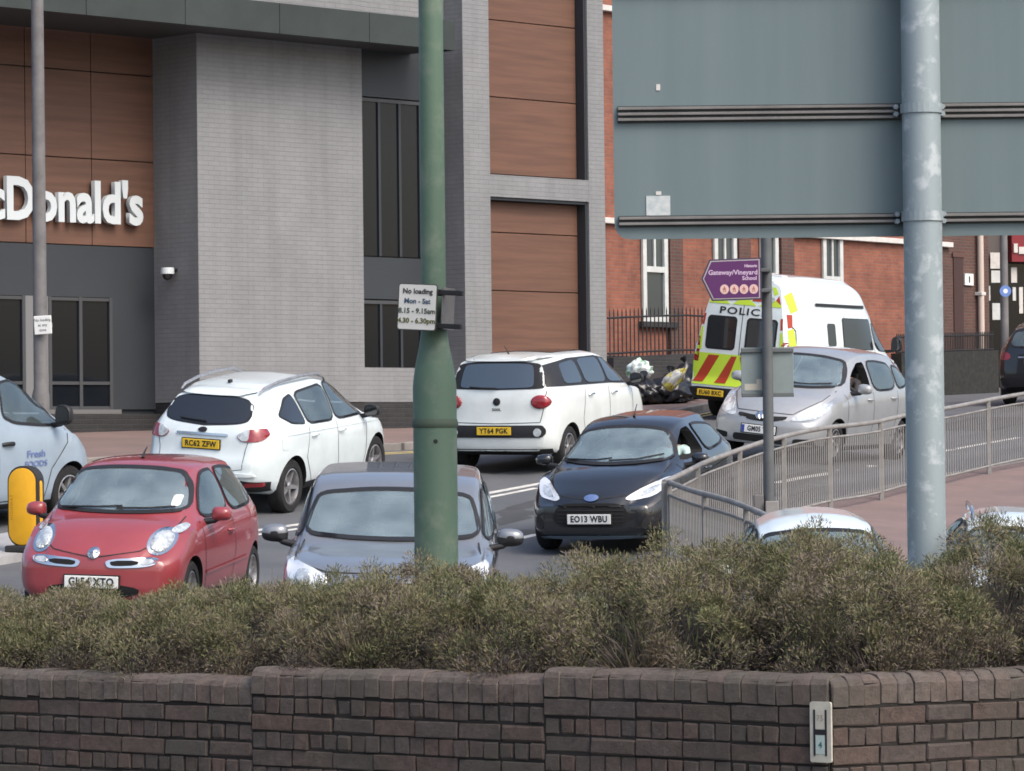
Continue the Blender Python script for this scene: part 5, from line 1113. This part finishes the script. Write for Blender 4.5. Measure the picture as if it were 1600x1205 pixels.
me = text_mesh('HIGHWAY', .052, .001, space=1.25); me.transform(Matrix.Translation((-.115 * s_, -.0215, .48 * s_)) @ Matrix.Rotation(-PI / 2, 4, 'Y') @ Matrix.Rotation(PI / 2, 4, 'X')); me.materials.append(mat('faded_ochre', (.40, .19, .01), .6)); link(bpy.data.objects.new('lettering', me), bl)
tag(bl, 'yellow oblong traffic bollard with black rim left of the red car', 'bollard')
# guard rail
def guard_rail(name, path, label, flip=1):
    f = empty(name); H_ = 1.05; pts = resample(path, .5); bar = bmesh.new(); tube(bar, [(0, 0, .10), (0, 0, H_ - .12)], .0095, 5); bme = bpy.data.meshes.new('bar'); bar.to_mesh(bme); bar.free(); bme.materials.append(M['railgrey'])
    post = box(-.028, .028, -.028, .028, -.1, H_ + .0, .006, 1); pme = bpy.data.meshes.new('post'); post.to_mesh(pme); post.free(); pme.materials.append(M['railgrey'])
    lens = [(b - a).length for a, b in zip(path, path[1:])]; tot = sum(lens)
    def along(s_):
        i = 0
        while i < len(lens) - 1 and s_ > lens[i]: s_ -= lens[i]; i += 1
        p = path[i].lerp(path[i + 1], s_ / lens[i]); return Vector((p.x, p.y, ground(p.x, p.y) + .10))
    n_ = round(tot / 2.0)
    for k in range(n_ + 1): o = link(bpy.data.objects.new('post', pme), f); o.location = along(tot * k / n_ * .999)
    nb = int(tot / .085)
    for k in range(nb): o = link(bpy.data.objects.new('bar', bme), f); o.location = along(tot * (k + .5) / nb)
    for h, r in ((H_, .030), (H_ - .13, .014), (.12, .016)):
        bm = bmesh.new(); tube(bm, [p_ + Vector((0, 0, h)) for p_ in (along(tot * k / 40 * .9999) for k in range(41))], r, 8); obj('rail', bm, M['railgrey'], f, smooth=50)
    tag(f, label, 'railing'); return f
guard_rail('guard_rail', RAILP, 'long grey guard rail with thin bars curving uphill beside the silver car')
guard_rail('guard_rail', [RAILP[0] + Vector((.05, -.05, 0)), flat(P(1130, 700, 33.9)), flat(P(1240, 700, 30.8))], 'short grey guard rail turning down towards the hedge from the corner')
# purple direction sign, its post and the plate seen from behind
qp = P(1201, 700, 38.2); g = ground(qp.x, qp.y); pp = empty('sign_post', (qp.x, qp.y, g)); DP = mat('dark_grey_post', (.105, .115, .12), .6, noise=.3, nscale=5)
zt_ = P(1195, 300, 38.2).z - g; obj('pole', lathe([(.058, -.1), (.058, zt_)], 20), DP, pp, smooth=40); obj('cap', lathe([(.062, zt_), (.062, zt_ + .03), (.03, zt_ + .05)], 20), DP, pp, smooth=40)
zc_ = P(1203, 790, 38.2).z - g; obj('meter_box', box(-.17, -.065, -.06, .06, zc_ - .10, zc_ + .12, .01), M['grey_paint'], pp); obj('meter_box', box(-.05, .09, -.12, -.06, zc_ - .12, zc_ + .05, .01), M['railgrey'], pp)
tag(pp, 'dark grey post carrying the purple direction sign inside the guard rail', 'post')
ps = empty('direction_sign', P(1144, 437, 38.05)); PUR = mat('purple_sign', (.085, .018, .10), .45); SF = mat('sign_frame', (.36, .34, .35), .5)
w_, h_ = .315, .235
pent = [(w_, -h_ * .93), (w_, h_), (-w_ * .78, h_ * .93), (-w_ * 1.06, h_ * .05), (-w_ * .70, -h_ * .98)]
def pl3(poly, y0, y1, m, name, par, bev=0): return obj(name, up(prism(poly, y0, y1, bev)), m, par)
pl3([(a * 1.0, b) for a, b in pent], -.012, .012, mat('dark_purple_edge', (.05, .03, .06), .5), 'back_plate', ps, .002); pl3([(a * .95, b * .93) for a, b in pent], .0125, .0145, SF, 'border', ps); pl3([(a * .91, b * .88) for a, b in pent], .015, .017, PUR, 'face', ps)
for t_, sz_, x_, z_, al in (('Historic', .042, .27, .145, 'RIGHT'), ('Gateway/Vineyard', .072, .275, .075, 'RIGHT'), ('School', .058, .265, .012, 'RIGHT')):
    me = text_mesh(t_, sz_, .001, align=al, bold=.0015); me.transform(Matrix.Translation((x_, -.0185, z_)) @ Matrix.Rotation(PI / 2, 4, 'X')); me.materials.append(mat('lilac_print', (.55, .42, .56), .6)); link(bpy.data.objects.new('lettering', me), ps)
for k in range(4):
    o = pl3(ellipse(-.085 + .105 * k, -.105, .048, .052, 20), .0172, .0195, mat('pink_disc', (.62, .42, .38), .6), 'symbol_disc', ps)
    for (a, b) in (((-.012, -.03), (.0, .03)), ((.0, .03), (.014, -.03)), ((-.018, .004), (.018, .004))):
        bm = bmesh.new(); tube(bm, [(-.085 + .105 * k + a[0], -.0205, -.105 + a[1]), (-.085 + .105 * k + b[0], -.0205, -.105 + b[1])], .004, 4); obj('symbol', bm, mat('dull_red_print', (.32, .10, .08), .6), o)
for z_ in (.10, -.12): obj('clamp', box(.28, .42, .0, .16, z_ - .02, z_ + .02, .006), DP, ps)
tag(ps, 'purple arrow shaped direction sign with four pink symbols in front of the police van', 'sign')
bs = empty('square_sign', P(1199, 581, 38.3)); obj('plate', box(-.285, .285, -.005, .02, -.265, .265, .004), mat('sign_back_grey', (.20, .245, .245), .6, noise=.2, nscale=3), bs)
for z_ in (.235, -.25): obj('channel', box(-.285, .285, -.035, -.006, z_ - .025, z_ + .02, .006), mat('dark_channel', (.10, .115, .115), .6), bs)
obj('sticker', box(-.25, -.10, -.0085, -.0055, -.20, -.13, 0), mat('cream_sticker', (.42, .40, .34), .7), bs); obj('sticker', box(-.12, -.06, -.0095, -.0055, -.20, -.08, 0), mat('cream_sticker', (.42, .40, .34), .7), bs)
tag(bs, 'grey back of a square sign on the dark post in front of the silver car', 'sign')

# ------------------------------------------------------------ foreground: big sign, posts, wall, hedge
dS = 15.75; qS = P(1446, 690, dS); gp = empty('galvanised_post', (qS.x, qS.y, .3))
obj('tube', lathe([(.0865, -.6), (.0865, 4.2)], 32), M['galv'], gp, smooth=40); tag(gp, 'thick galvanised post carrying the large sign on the right', 'post')
yS = qS.y + .13; sp = empty('large_sign', (qS.x, yS, 0)); SB = mat('sign_back_blue_grey', (.126, .170, .181), .55, second=(.146, .192, .203), nscale=1.2, spec=.3)
nt_ = SB.node_tree; mp_ = nt_.nodes.new('ShaderNodeMapping'); mp_.inputs['Scale'].default_value = (5, 5, .35)
tx_ = [n for n in nt_.nodes if n.type == 'TEX_NOISE'][0]; nt_.links.new([n for n in nt_.nodes if n.type == 'TEX_COORD'][0].outputs['Object'], mp_.inputs[0]); nt_.links.new(mp_.outputs[0], tx_.inputs['Vector'])
def atS(px, py):
    o = Vector((0, 0, EYE)); d = P(px, py, 10) - o; r = o + d * (yS / d.y); return r.x - qS.x, r.z
x0 = atS(959, 250)[0]; z0 = atS(1100, 373)[1]; x1 = 1.3; z1 = 4.05; poly = rrect(x0, x1, z0, z1, .07, 6)
xm = atS(1421, 200)[0] * 0 - .10
pl3(rrect(x0, x1, z0, z1, .07, 6), -.004, .0, SB, 'sheet', sp); 
ALU = mat('aluminium_channel', (.20, .195, .19), .45, metal=.3, noise=.3, nscale=5)
def channel(py, n):
    zc_ = atS(1190, py)[1]; step = .025
    for k in range(n):
        for (a, b) in ((x0 + .02, -.092), (.092, x1 - .03)): obj('rail', box(a, b, -.026, -.001, zc_ + (k - (n - 1) / 2) * step - .0065, zc_ + (k - (n - 1) / 2) * step + .0065, .002, 1), ALU, sp)
    obj('rail_web', box(x0 + .02, x1 - .03, -.010, -.0008, zc_ - n * step / 2, zc_ + n * step / 2), mat('dark_channel_web', (.045, .05, .05), .7), sp)
    c_ = obj('post_clip', lathe([(.094, zc_ - .022), (.094, zc_ + .022)], 24, close=False), M['galv'], sp); c_.location = (0, -.13, 0)
    for sx in (-1, 1):
        for dz in (-.016, .016):
            bm = bmesh.new(); tube(bm, [(sx * .105, -.065, zc_ + dz), (sx * .105, -.02, zc_ + dz)], .012, 6); obj('bolt', bm, M['galv'], sp)
channel(177, 3); channel(344, 2); channel(-20, 2)
a_, b_ = atS(1010, 337); a2, b2 = atS(1047, 306); obj('sticker', box(a_, a2, -.004, -.0005, b_, b2), mat('white_sticker', (.52, .55, .54), .6, second=(.36, .42, .44), nscale=40), sp); a3, b3 = atS(1029, 302); obj('sticker', box(a3 - .012, a3 + .012, -.004, -.0005, b3 - .008, b3 + .008), M['stone'], sp)
a3, b3 = atS(1028, 136); obj('bird_dropping', box(a3 - .008, a3 + .010, -.003, -.0005, b3 - .016, b3 + .012), M['stone'], sp)
tag(sp, 'back of a large blue grey road sign filling the upper right', 'sign')
# green post with its notice
dG = 17.0; qG = P(680, 690, dG); gpn = empty('green_post', (qG.x, qG.y, .3)); zz_ = lambda py: P(672, py, dG).z - .3
GRN = mat('weathered_green_paint', (.088, .146, .103), .6, second=(.14, .185, .138), nscale=7, nlow=.5, nhigh=.68, bump=.06, bscale=40)
rl, ru = 34.2 / FPX * dG, 19.3 / FPX * dG
obj('shaft', lathe([(rl, -.6), (rl, zz_(606)), (rl * .97, zz_(594)), (rl * .88, zz_(572)), (ru * 1.22, zz_(540)), (ru * 1.07, zz_(520)), (ru * 1.03, zz_(505)), (ru, zz_(440)), (ru * .96, 6)], 36), GRN, gpn, smooth=30)
bnd = obj('band', lathe([(rl + .004, zz_(668)), (rl + .007, zz_(665)), (rl + .007, zz_(661)), (rl + .001, zz_(655))], 36, close=False), mat('dark_green_band', (.06, .085, .06), .7), gpn, smooth=30)
obj('bolt_hole', lathe([(.001, 0), (.011, 0)], 12, 'y', close=False), M['ink'], gpn).location = (.004, -rl - .001, zz_(690))
obj('weld_ring', lathe([(ru + .002, zz_(458)), (ru + .004, zz_(455)), (ru + .002, zz_(452))], 30, close=False), GRN, gpn)
tag(gpn, 'thick green painted post with swaged base in front of the grey car', 'post')
ln = empty('loading_notice', P(652, 480, dG - .16)); ln.rotation_euler = (0, .06, -.32)
obj('board', up(prism(rrect(-.099, .099, -.112, .112, .012), -.006, .0)), mat('notice_edge', (.06, .06, .055), .6), ln); obj('face', up(prism(rrect(-.094, .094, -.107, .107, .010), .0005, .0025)), mat('notice_white', (.66, .66, .62), .5, noise=.1, nscale=6), ln)
for k, (t_, c_) in enumerate((('No loading', (.03, .03, .03)), ('Mon - Sat', (.05, .09, .14)), ('8.15 - 9.15am', (.05, .07, .05)), ('4.30 - 6.30pm', (.10, .10, .02)))):
    me = text_mesh(t_, .034, .0008, bold=.0008); me.transform(Matrix.Translation((0, -.0042, .075 - .047 * k)) @ Matrix.Rotation(PI / 2, 4, 'X')); me.materials.append(mat('notice_ink', c_, .6)); link(bpy.data.objects.new('lettering', me), ln)
for z_ in (.075, -.085):
    obj('bracket', box(.02, .215, .02, .05, z_ - .012, z_ + .012, .003), M['trim'], ln); obj('bracket', box(.07, .10, .0, .10, z_ - .016, z_ + .016, .003), M['trim'], ln)
obj('second_board', box(.112, .118, .03, .20, -.10, .10), M['grey_paint'], ln)
tag(ln, 'small white no loading notice clamped to the green post', 'sign')

# brick wall
WA = Vector((-2.327, 16.0, 0)); WC = Vector((1.225, 13.75, 0)); wd = (WC - WA).normalized(); WL = (WC - WA).length
def brick_obj_mat(name, cols, rough=.85):
    m = bpy.data.materials.new(name); m.use_nodes = True; N = m.node_tree.nodes; Lk = m.node_tree.links; b = N['Principled BSDF']; b.inputs['Roughness'].default_value = rough
    oi = N.new('ShaderNodeObjectInfo'); cr = N.new('ShaderNodeValToRGB'); cr.color_ramp.interpolation = 'LINEAR'
    while len(cr.color_ramp.elements) < len(cols): cr.color_ramp.elements.new(.5)
    for i, c_ in enumerate(cols): cr.color_ramp.elements[i].position = i / (len(cols) - 1); cr.color_ramp.elements[i].color = (*c_, 1)
    Lk.new(oi.outputs['Random'], cr.inputs[0]); g_ = N.new('ShaderNodeNewGeometry')
    n = N.new('ShaderNodeTexNoise'); n.inputs['Scale'].default_value = 22; n.inputs['Detail'].default_value = 10; n.inputs['Roughness'].default_value = .8; Lk.new(g_.outputs['Position'], n.inputs['Vector'])
    n2 = N.new('ShaderNodeTexNoise'); n2.inputs['Scale'].default_value = 2.2; n2.inputs['Detail'].default_value = 5; Lk.new(g_.outputs['Position'], n2.inputs['Vector'])
    mr = N.new('ShaderNodeMapRange'); mr.inputs[1].default_value = .3; mr.inputs[2].default_value = .75; mr.inputs[3].default_value = .5; mr.inputs[4].default_value = 1.45; Lk.new(n.outputs['Fac'], mr.inputs[0])
    hs = N.new('ShaderNodeHueSaturation'); Lk.new(cr.outputs[0], hs.inputs['Color']); Lk.new(mr.outputs[0], hs.inputs['Value'])
    mr2 = N.new('ShaderNodeMapRange'); mr2.inputs[1].default_value = .46; mr2.inputs[2].default_value = .66; mr2.inputs[4].default_value = .7; Lk.new(n2.outputs['Fac'], mr2.inputs[0])
    mx = N.new('ShaderNodeMix'); mx.data_type = 'RGBA'; Lk.new(mr2.outputs[0], mx.inputs['Factor']); Lk.new(hs.outputs['Color'], mx.inputs['A']); mx.inputs['B'].default_value = (.064, .058, .046, 1)
    Lk.new(mx.outputs['Result'], b.inputs['Base Color'])
    bp = N.new('ShaderNodeBump'); bp.inputs['Strength'].default_value = 1.; bp.inputs['Distance'].default_value = .014; Lk.new(n.outputs['Fac'], bp.inputs['Height']); Lk.new(bp.outputs[0], b.inputs['Normal'])
    return m
def worn(bm, a):
    for v in bm.verts: v.co += Vector((random.uniform(-a, a), random.uniform(-a, a) * .8, random.uniform(-a, a)))
    return bm
BR = brick_obj_mat('old_brick', [(.074, .061, .055), (.084, .065, .057), (.098, .066, .055), (.076, .063, .056), (.090, .067, .056), (.074, .064, .059), (.103, .069, .054)]); CP = brick_obj_mat('coping_brick', [(.118, .096, .083), (.128, .097, .083), (.113, .096, .085), (.132, .105, .089), (.121, .105, .089)])
MOR = mat('old_mortar', (.022, .020, .018), .95, noise=.4, nscale=12)
wall = empty('brick_wall')
def bmesh_shared(bm, name, m): me = bpy.data.meshes.new(name); bm.to_mesh(me); bm.free(); me.materials.append(m); return me
stm = [bmesh_shared(worn(box(-.1105, .1105, 0, .1, -.0335, .0335, b_, 1), .0028), 'brick', BR) for b_ in (.003, .005, .004, .008, .003, .006)]; hdm = [bmesh_shared(worn(box(-.0342, .0342, 0, .1, -.0335, .0335, b_, 1), .0028), 'header_brick', BR) for b_ in (.003, .006, .004, .009, .005, .004)]
cp = bmesh.new(); prof = [(0, -.056), (0, .02), (.012, .040), (.035, .054), (.075, .058), (.16, .058), (.20, .045), (.225, .02), (.225, -.056)]
a = [cp.verts.new((-.0365, y, z)) for y, z in prof]; b = [cp.verts.new((.0365, y, z)) for y, z in prof]; cp.faces.new(a); cp.faces.new(b[::-1])
for i in range(len(prof)): cp.faces.new((a[i], b[i], b[(i + 1) % len(prof)], a[(i + 1) % len(prof)]))
bmesh.ops.recalc_face_normals(cp, faces=cp.faces[:]); bmesh.ops.bevel(cp, geom=[e for e in cp.edges if abs(e.verts[0].co.x - e.verts[1].co.x) < .001], offset=.003, segments=1, affect='EDGES'); cps = []
for k in range(5):
    c2 = cp.copy(); cps.append(bmesh_shared(worn(c2, .0028), 'coping_brick', CP))
cp.free()
def put(name, me, org, xd, s_, z, jit=.004):
    o = link(bpy.data.objects.new(name, me), wall); p = org + xd * s_; nin = Vector((-xd.y, xd.x, 0)); M_ = frame_m((p.x, p.y, z), (xd.x, xd.y, random.uniform(-.012, .012)), (0, 0, 1)); M_.translation = Vector((p.x, p.y, z + random.uniform(-jit, jit) * .6)) + nin * random.uniform(-jit, jit); o.matrix_world = M_; return o
def run(org, xd, s0, s1, ztop, par):
    """one level stretch of wall: coping course, then stretchers and narrow bricks by turns"""
    n_ = max(1, round((s1 - s0) / .0755)); st = (s1 - s0) / n_
    for k in range(n_): put('coping_brick', random.choice(cps), org, xd, s0 + st * (k + .5), ztop - .058 + random.uniform(-.004, .003), .004).scale.x = st / .0755
    for j in range(6):
        z = ztop - .116 - .012 - .0325 - .0755 * j
        if (j + par) % 2 == 0:
            n_ = max(1, round((s1 - s0) / .2275)); st = (s1 - s0) / n_
            for k in range(n_): o = put('brick', random.choice(stm), org, xd, s0 + st * (k + .5), z); o.scale.x = st / .2275
        else:
            n_ = max(1, round((s1 - s0) / .074)); st = (s1 - s0) / n_
            for k in range(n_): o = put('header_brick', random.choice(hdm), org, xd, s0 + st * (k + .5), z); o.scale.x = st / .074
    bm = box(s0, s1, .008, .2, -.6, ztop - .03); bm.transform(frame_m(org, xd, (0, 0, 1))); obj('mortar_core', bm, MOR, wall)
def s_at(px):
    Y = 14.525 / (1 + .633 * (px - 800) / FPX); return ((px - 800) / FPX * Y + 2.327) / wd.x
s387, s843 = s_at(388), s_at(844)
run(WA, wd, -.75, s387, .590, 0); run(WA, wd, s387, s843, .637, 1); run(WA, wd, s843, WL - .01, .672, 0)
wd2 = (P(1620, 700, 14.15) - P(1290, 700, 13.75)); wd2 = Vector((wd2.x, wd2.y, 0)).normalized(); run(WC, wd2, .01, 1.5, .668, 0)
tag(wall, 'weathered brown brick wall with rounded coping stepping up to the right', 'wall')
# hydrant plate
sH = s_at(1290) - .02; pM = frame_m(WA + wd * (s_at(1289) - .03) + Vector((wd.y, -wd.x, 0)) * .012 + Vector((0, 0, .45)), wd, (0, 0, 1)); hp = empty('hydrant_plate'); pz = P(1290, 1143, 13.77).z; pM.translation.z = pz; hp.matrix_world = pM
CR = mat('cream_plate', (.50, .48, .40), .6, second=(.36, .35, .30), nscale=14); obj('plate', up(prism(rrect(-.046, .046, -.118, .118, .008), -.008, .004)), CR, hp)
for (a, b, c_, d_) in ((-.030, -.0225, -.092, .088), (.0205, .028, -.092, .088), (-.0225, .0205, -.010, .010)): obj('letter_stroke', box(a, b, -.0065, -.0045, c_, d_), M['ink'], hp)
obj('number_tile', box(-.021, .019, -.0062, -.0045, -.085, -.012), mat('pale_teal_tile', (.38, .46, .43), .5), hp); me = text_mesh('4', .03, .0006, bold=.001); me.transform(Matrix.Translation((0, -.0072, -.05)) @ Matrix.Rotation(PI / 2, 4, 'X')); me.materials.append(mat('teal_ink', (.03, .13, .12), .6)); link(bpy.data.objects.new('lettering', me), hp)
obj('number_tile', box(-.021, .019, -.0062, -.0045, .012, .085), CR, hp); me = text_mesh('75', .032, .0006); me.transform(Matrix.Translation((0, -.0072, .055)) @ Matrix.Rotation(PI / 2, 4, 'X')); me.materials.append(mat('faded_ink', (.30, .25, .2), .7)); link(bpy.data.objects.new('lettering', me), hp)
tag(hp, 'cream upright hydrant plate with black H on the brick wall', 'sign')
# planting bed
bm = bmesh.new(); back = []
f_ = [WA - wd * .8 + Vector((.1, .17, 0)), WC + Vector((.05, .17, 0)), WC + wd2 * 1.6 + Vector((0, .17, 0))]
rows = []
for t_, z in ((0, .5), (1.2, .55), (2.6, .55), (4.2, .45), (6.5, -.3)): rows.append([bm.verts.new((p.x, p.y + t_, z)) for p in f_])
for r0, r1 in zip(rows, rows[1:]):
    for i in range(2): bm.faces.new((r0[i], r0[i + 1], r1[i + 1], r1[i]))
structure(obj('planting_bed', bm, mat('soil', (.045, .035, .027), .95, noise=.4, nscale=10, bump=.4)))
# shrubs
def leaf_mat(name, stops):
    m = bpy.data.materials.new(name); m.use_nodes = True; N = m.node_tree.nodes; Lk = m.node_tree.links; b = N['Principled BSDF']; b.inputs['Roughness'].default_value = .7; b.inputs['Specular IOR Level'].default_value = .25
    g_ = N.new('ShaderNodeNewGeometry'); n = N.new('ShaderNodeTexNoise'); n.inputs['Scale'].default_value = 3.5; n.inputs['Detail'].default_value = 3; Lk.new(g_.outputs['Position'], n.inputs['Vector'])
    ad = N.new('ShaderNodeMath'); ad.operation = 'MULTIPLY_ADD'; ad.inputs[1].default_value = 2.4; ad.inputs[2].default_value = -1.2; Lk.new(n.outputs['Fac'], ad.inputs[0])
    ad2 = N.new('ShaderNodeMath'); ad2.operation = 'ADD'; Lk.new(ad.outputs[0], ad2.inputs[0]); Lk.new(g_.outputs['Random Per Island'], ad2.inputs[1]); cr = N.new('ShaderNodeValToRGB')
    while len(cr.color_ramp.elements) < len(stops): cr.color_ramp.elements.new(.5)
    for i, (p, c_) in enumerate(stops): cr.color_ramp.elements[i].position = p; cr.color_ramp.elements[i].color = (*c_, 1)
    Lk.new(ad2.outputs[0], cr.inputs[0]); Lk.new(cr.outputs[0], b.inputs['Base Color']); return m
LEAF = leaf_mat('shrub_leaf', [(0, (.080, .098, .046)), (.2, (.135, .148, .068)), (.4, (.19, .188, .092)), (.55, (.17, .15, .088)), (.7, (.235, .20, .11)), (.85, (.145, .122, .10)), (1, (.20, .165, .14))])
TWIG = leaf_mat('shrub_twig', [(0, (.045, .036, .032)), (.4, (.085, .068, .060)), (.7, (.12, .10, .09)), (.85, (.10, .105, .06)), (1, (.16, .12, .08))])
def blades(n, base, dirv, length, wid, seed):
    r = np.random.default_rng(seed); s_ = np.cross(dirv, r.normal(size=(n, 3))); s_ /= np.linalg.norm(s_, axis=1)[:, None]; w = wid[:, None] / 2
    tip = base + dirv * length[:, None] + np.array([0, 0, -1]) * (length * r.uniform(-.1, .3, n))[:, None]; mid = base + dirv * (length * .5)[:, None]
    return np.stack([base - s_ * w * .5, mid - s_ * w, tip, mid + s_ * w], axis=1).reshape(-1, 3)
def blade_obj(name, co, m, parent):
    n = len(co) // 4; me = bpy.data.meshes.new(name); me.vertices.add(n * 4); me.vertices.foreach_set('co', co.ravel().astype(np.float32)); me.loops.add(n * 4); me.loops.foreach_set('vertex_index', np.arange(n * 4, dtype=np.int32))
    me.polygons.add(n); me.polygons.foreach_set('loop_start', np.arange(0, n * 4, 4, dtype=np.int32)); me.update(calc_edges=True); me.validate(); me.materials.append(m); o = link(bpy.data.objects.new(name, me), parent); o['kind'] = 'stuff'; return o
def shrub(px, top_py, dd, a_, b_, label, seed, n=60000):
    r = np.random.default_rng(seed); Yw = 14.525 / (1 + .633 * (min(px, 1290) - 800) / FPX) + max(0, px - 1290) * .0012; q = P(px, top_py, Yw + dd); zb_ = .50; h = q.z - zb_
    root = empty('low_shrub', (q.x, q.y, zb_))
    ph = r.uniform(0, 6.28, (6,)); fr_ = r.uniform(2, 5, (6,))
    def skin(d):
        az = np.arctan2(d[:, 1], d[:, 0]); lump = 1 + .06 * np.sin(3 * az + ph[0]) + .05 * np.sin(7 * az + ph[1] + 4 * d[:, 2]) + .06 * np.sin(9 * d[:, 2] + ph[2] + 2 * az)
        return d * (lump / (np.abs(d) ** 2.6).sum(1) ** (1 / 2.6))[:, None] * np.array([a_, b_, h * .9])
    # leaf clumps: rounded tufts over the skin, each of many small leaves
    nc = max(30, n // 230); cd = r.normal(size=(nc, 3)); cd[:, 2] = np.abs(cd[:, 2]) - .10; cd /= np.linalg.norm(cd, axis=1)[:, None]; cc = skin(cd) * r.uniform(.84, 1.0, nc)[:, None]; cr_ = r.uniform(.05, .105, nc) * (1 if n > 5000 else .6)
    ci = r.integers(0, nc, n); e = r.normal(size=(n, 3)) + cd[ci] * .8 + np.array([0, 0, .35]); e /= np.linalg.norm(e, axis=1)[:, None]
    base = cc[ci] + e * (cr_[ci] * r.uniform(.45, 1.05, n))[:, None]; base[:, 2] = np.maximum(base[:, 2], r.uniform(0, .05, n))
    d = cd[ci]; dv = e * .9 + np.array([0, 0, .35]) + r.normal(0, .4, (n, 3)); dv /= np.linalg.norm(dv, axis=1)[:, None]
    L_ = r.uniform(.012, .034, n); B_ = blades(n, base, dv, L_, r.uniform(.0026, .0052, n), seed + 1)
    hf = base[:, 2] / h + r.normal(0, .13, n) + .10 * np.sin(base[:, 0] * 9 + ph[4]); low = np.repeat(hf < .42, 4)       # bare woody growth low down
    blade_obj('foliage', B_[~low], LEAF, root); blade_obj('woody_growth', B_[low], TWIG, root)
    k = 420; d2 = d[:k].copy(); d2[:, 2] = np.abs(d2[:, 2]) + .35; d2 /= np.linalg.norm(d2, axis=1)[:, None]; base2 = d2 * (.85 / (np.abs(d2) ** 2.6).sum(1) ** (1 / 2.6))[:, None] * np.array([a_, b_, h * .93])
    dv2 = np.array([0, 0, 1.]) + r.normal(0, .28, (k, 3)) + d2 * .3; dv2 /= np.linalg.norm(dv2, axis=1)[:, None]
    blade_obj('flower_stalks', blades(k, base2, dv2, r.uniform(.05, .12, k), r.uniform(.003, .006, k), seed + 2), LEAF, root)
    k = 1500; d3 = r.normal(size=(k, 3)); d3[:, 2] = np.abs(d3[:, 2]) * .8; d3 /= np.linalg.norm(d3, axis=1)[:, None]; st_ = d3 * np.array([a_, b_, h]) * r.uniform(.1, .6, k)[:, None]
    dv3 = d3 + np.array([0, 0, .4]) + r.normal(0, .3, (k, 3)); dv3 /= np.linalg.norm(dv3, axis=1)[:, None]; blade_obj('twigs', blades(k, st_, dv3, r.uniform(.12, .3, k), r.uniform(.005, .010, k), seed + 3), TWIG, root)
    bm = bmesh.new(); bmesh.ops.create_icosphere(bm, subdivisions=3, radius=1)
    for v in bm.verts:
        s2 = 1 / sum(abs(c_) ** 2.6 for c_ in v.co) ** (1 / 2.6); v.co = Vector((v.co.x * a_ * .66 * s2, v.co.y * b_ * .66 * s2, max(0, v.co.z) * h * .62 * s2))
    obj('branches', bm, mat('shrub_core', (.03, .026, .02), .95, noise=.5, nscale=30, bump=.5, bscale=60), root)
    tag(root, label, 'shrub', 'low shrubs along the top of the brick wall'); return root
SH = [(-45, 930, 'shrub at the left edge below the yellow bollard'), (115, 929, 'shrub directly below the red car number plate'), (270, 930, 'shrub below the red car near front wheel'), (420, 918, 'shrub between red car and grey car, behind the first wall step'), (560, 902, 'shrub in front of the grey car headlamp'),
      (690, 880, 'shrub at the foot of the green post'), (815, 909, 'lower shrub just right of the green post'), (950, 873, 'shrub in front of the black hatchback'), (1095, 851, 'shrub below the corner of the guard rail'), (1245, 833, 'shrub in front of the first white roof'), (1330, 843, 'shrub between the first white roof and the galvanised post'), (1555, 812, 'tall shrub right of the galvanised post'), (1670, 800, 'tall shrub at the right edge')]
for i, (px, py, lb) in enumerate(SH): shrub(px, py, 1.02 + .12 * (i % 2), .36, .85, lb, 100 + i * 7)
shrub(1440, 886, .75, .34, .55, 'lower shrub at the foot of the galvanised post', 260)
for i, (px, py, lb) in enumerate(((1372, 975, 'small bright green plant on the wall top right of centre'), (1010, 985, 'small dull tuft hanging over the middle of the wall'), (560, 985, 'small leafy tuft above the second wall section'))): shrub(px, py, .35, .17, .16, lb, 300 + i * 9, 4000)
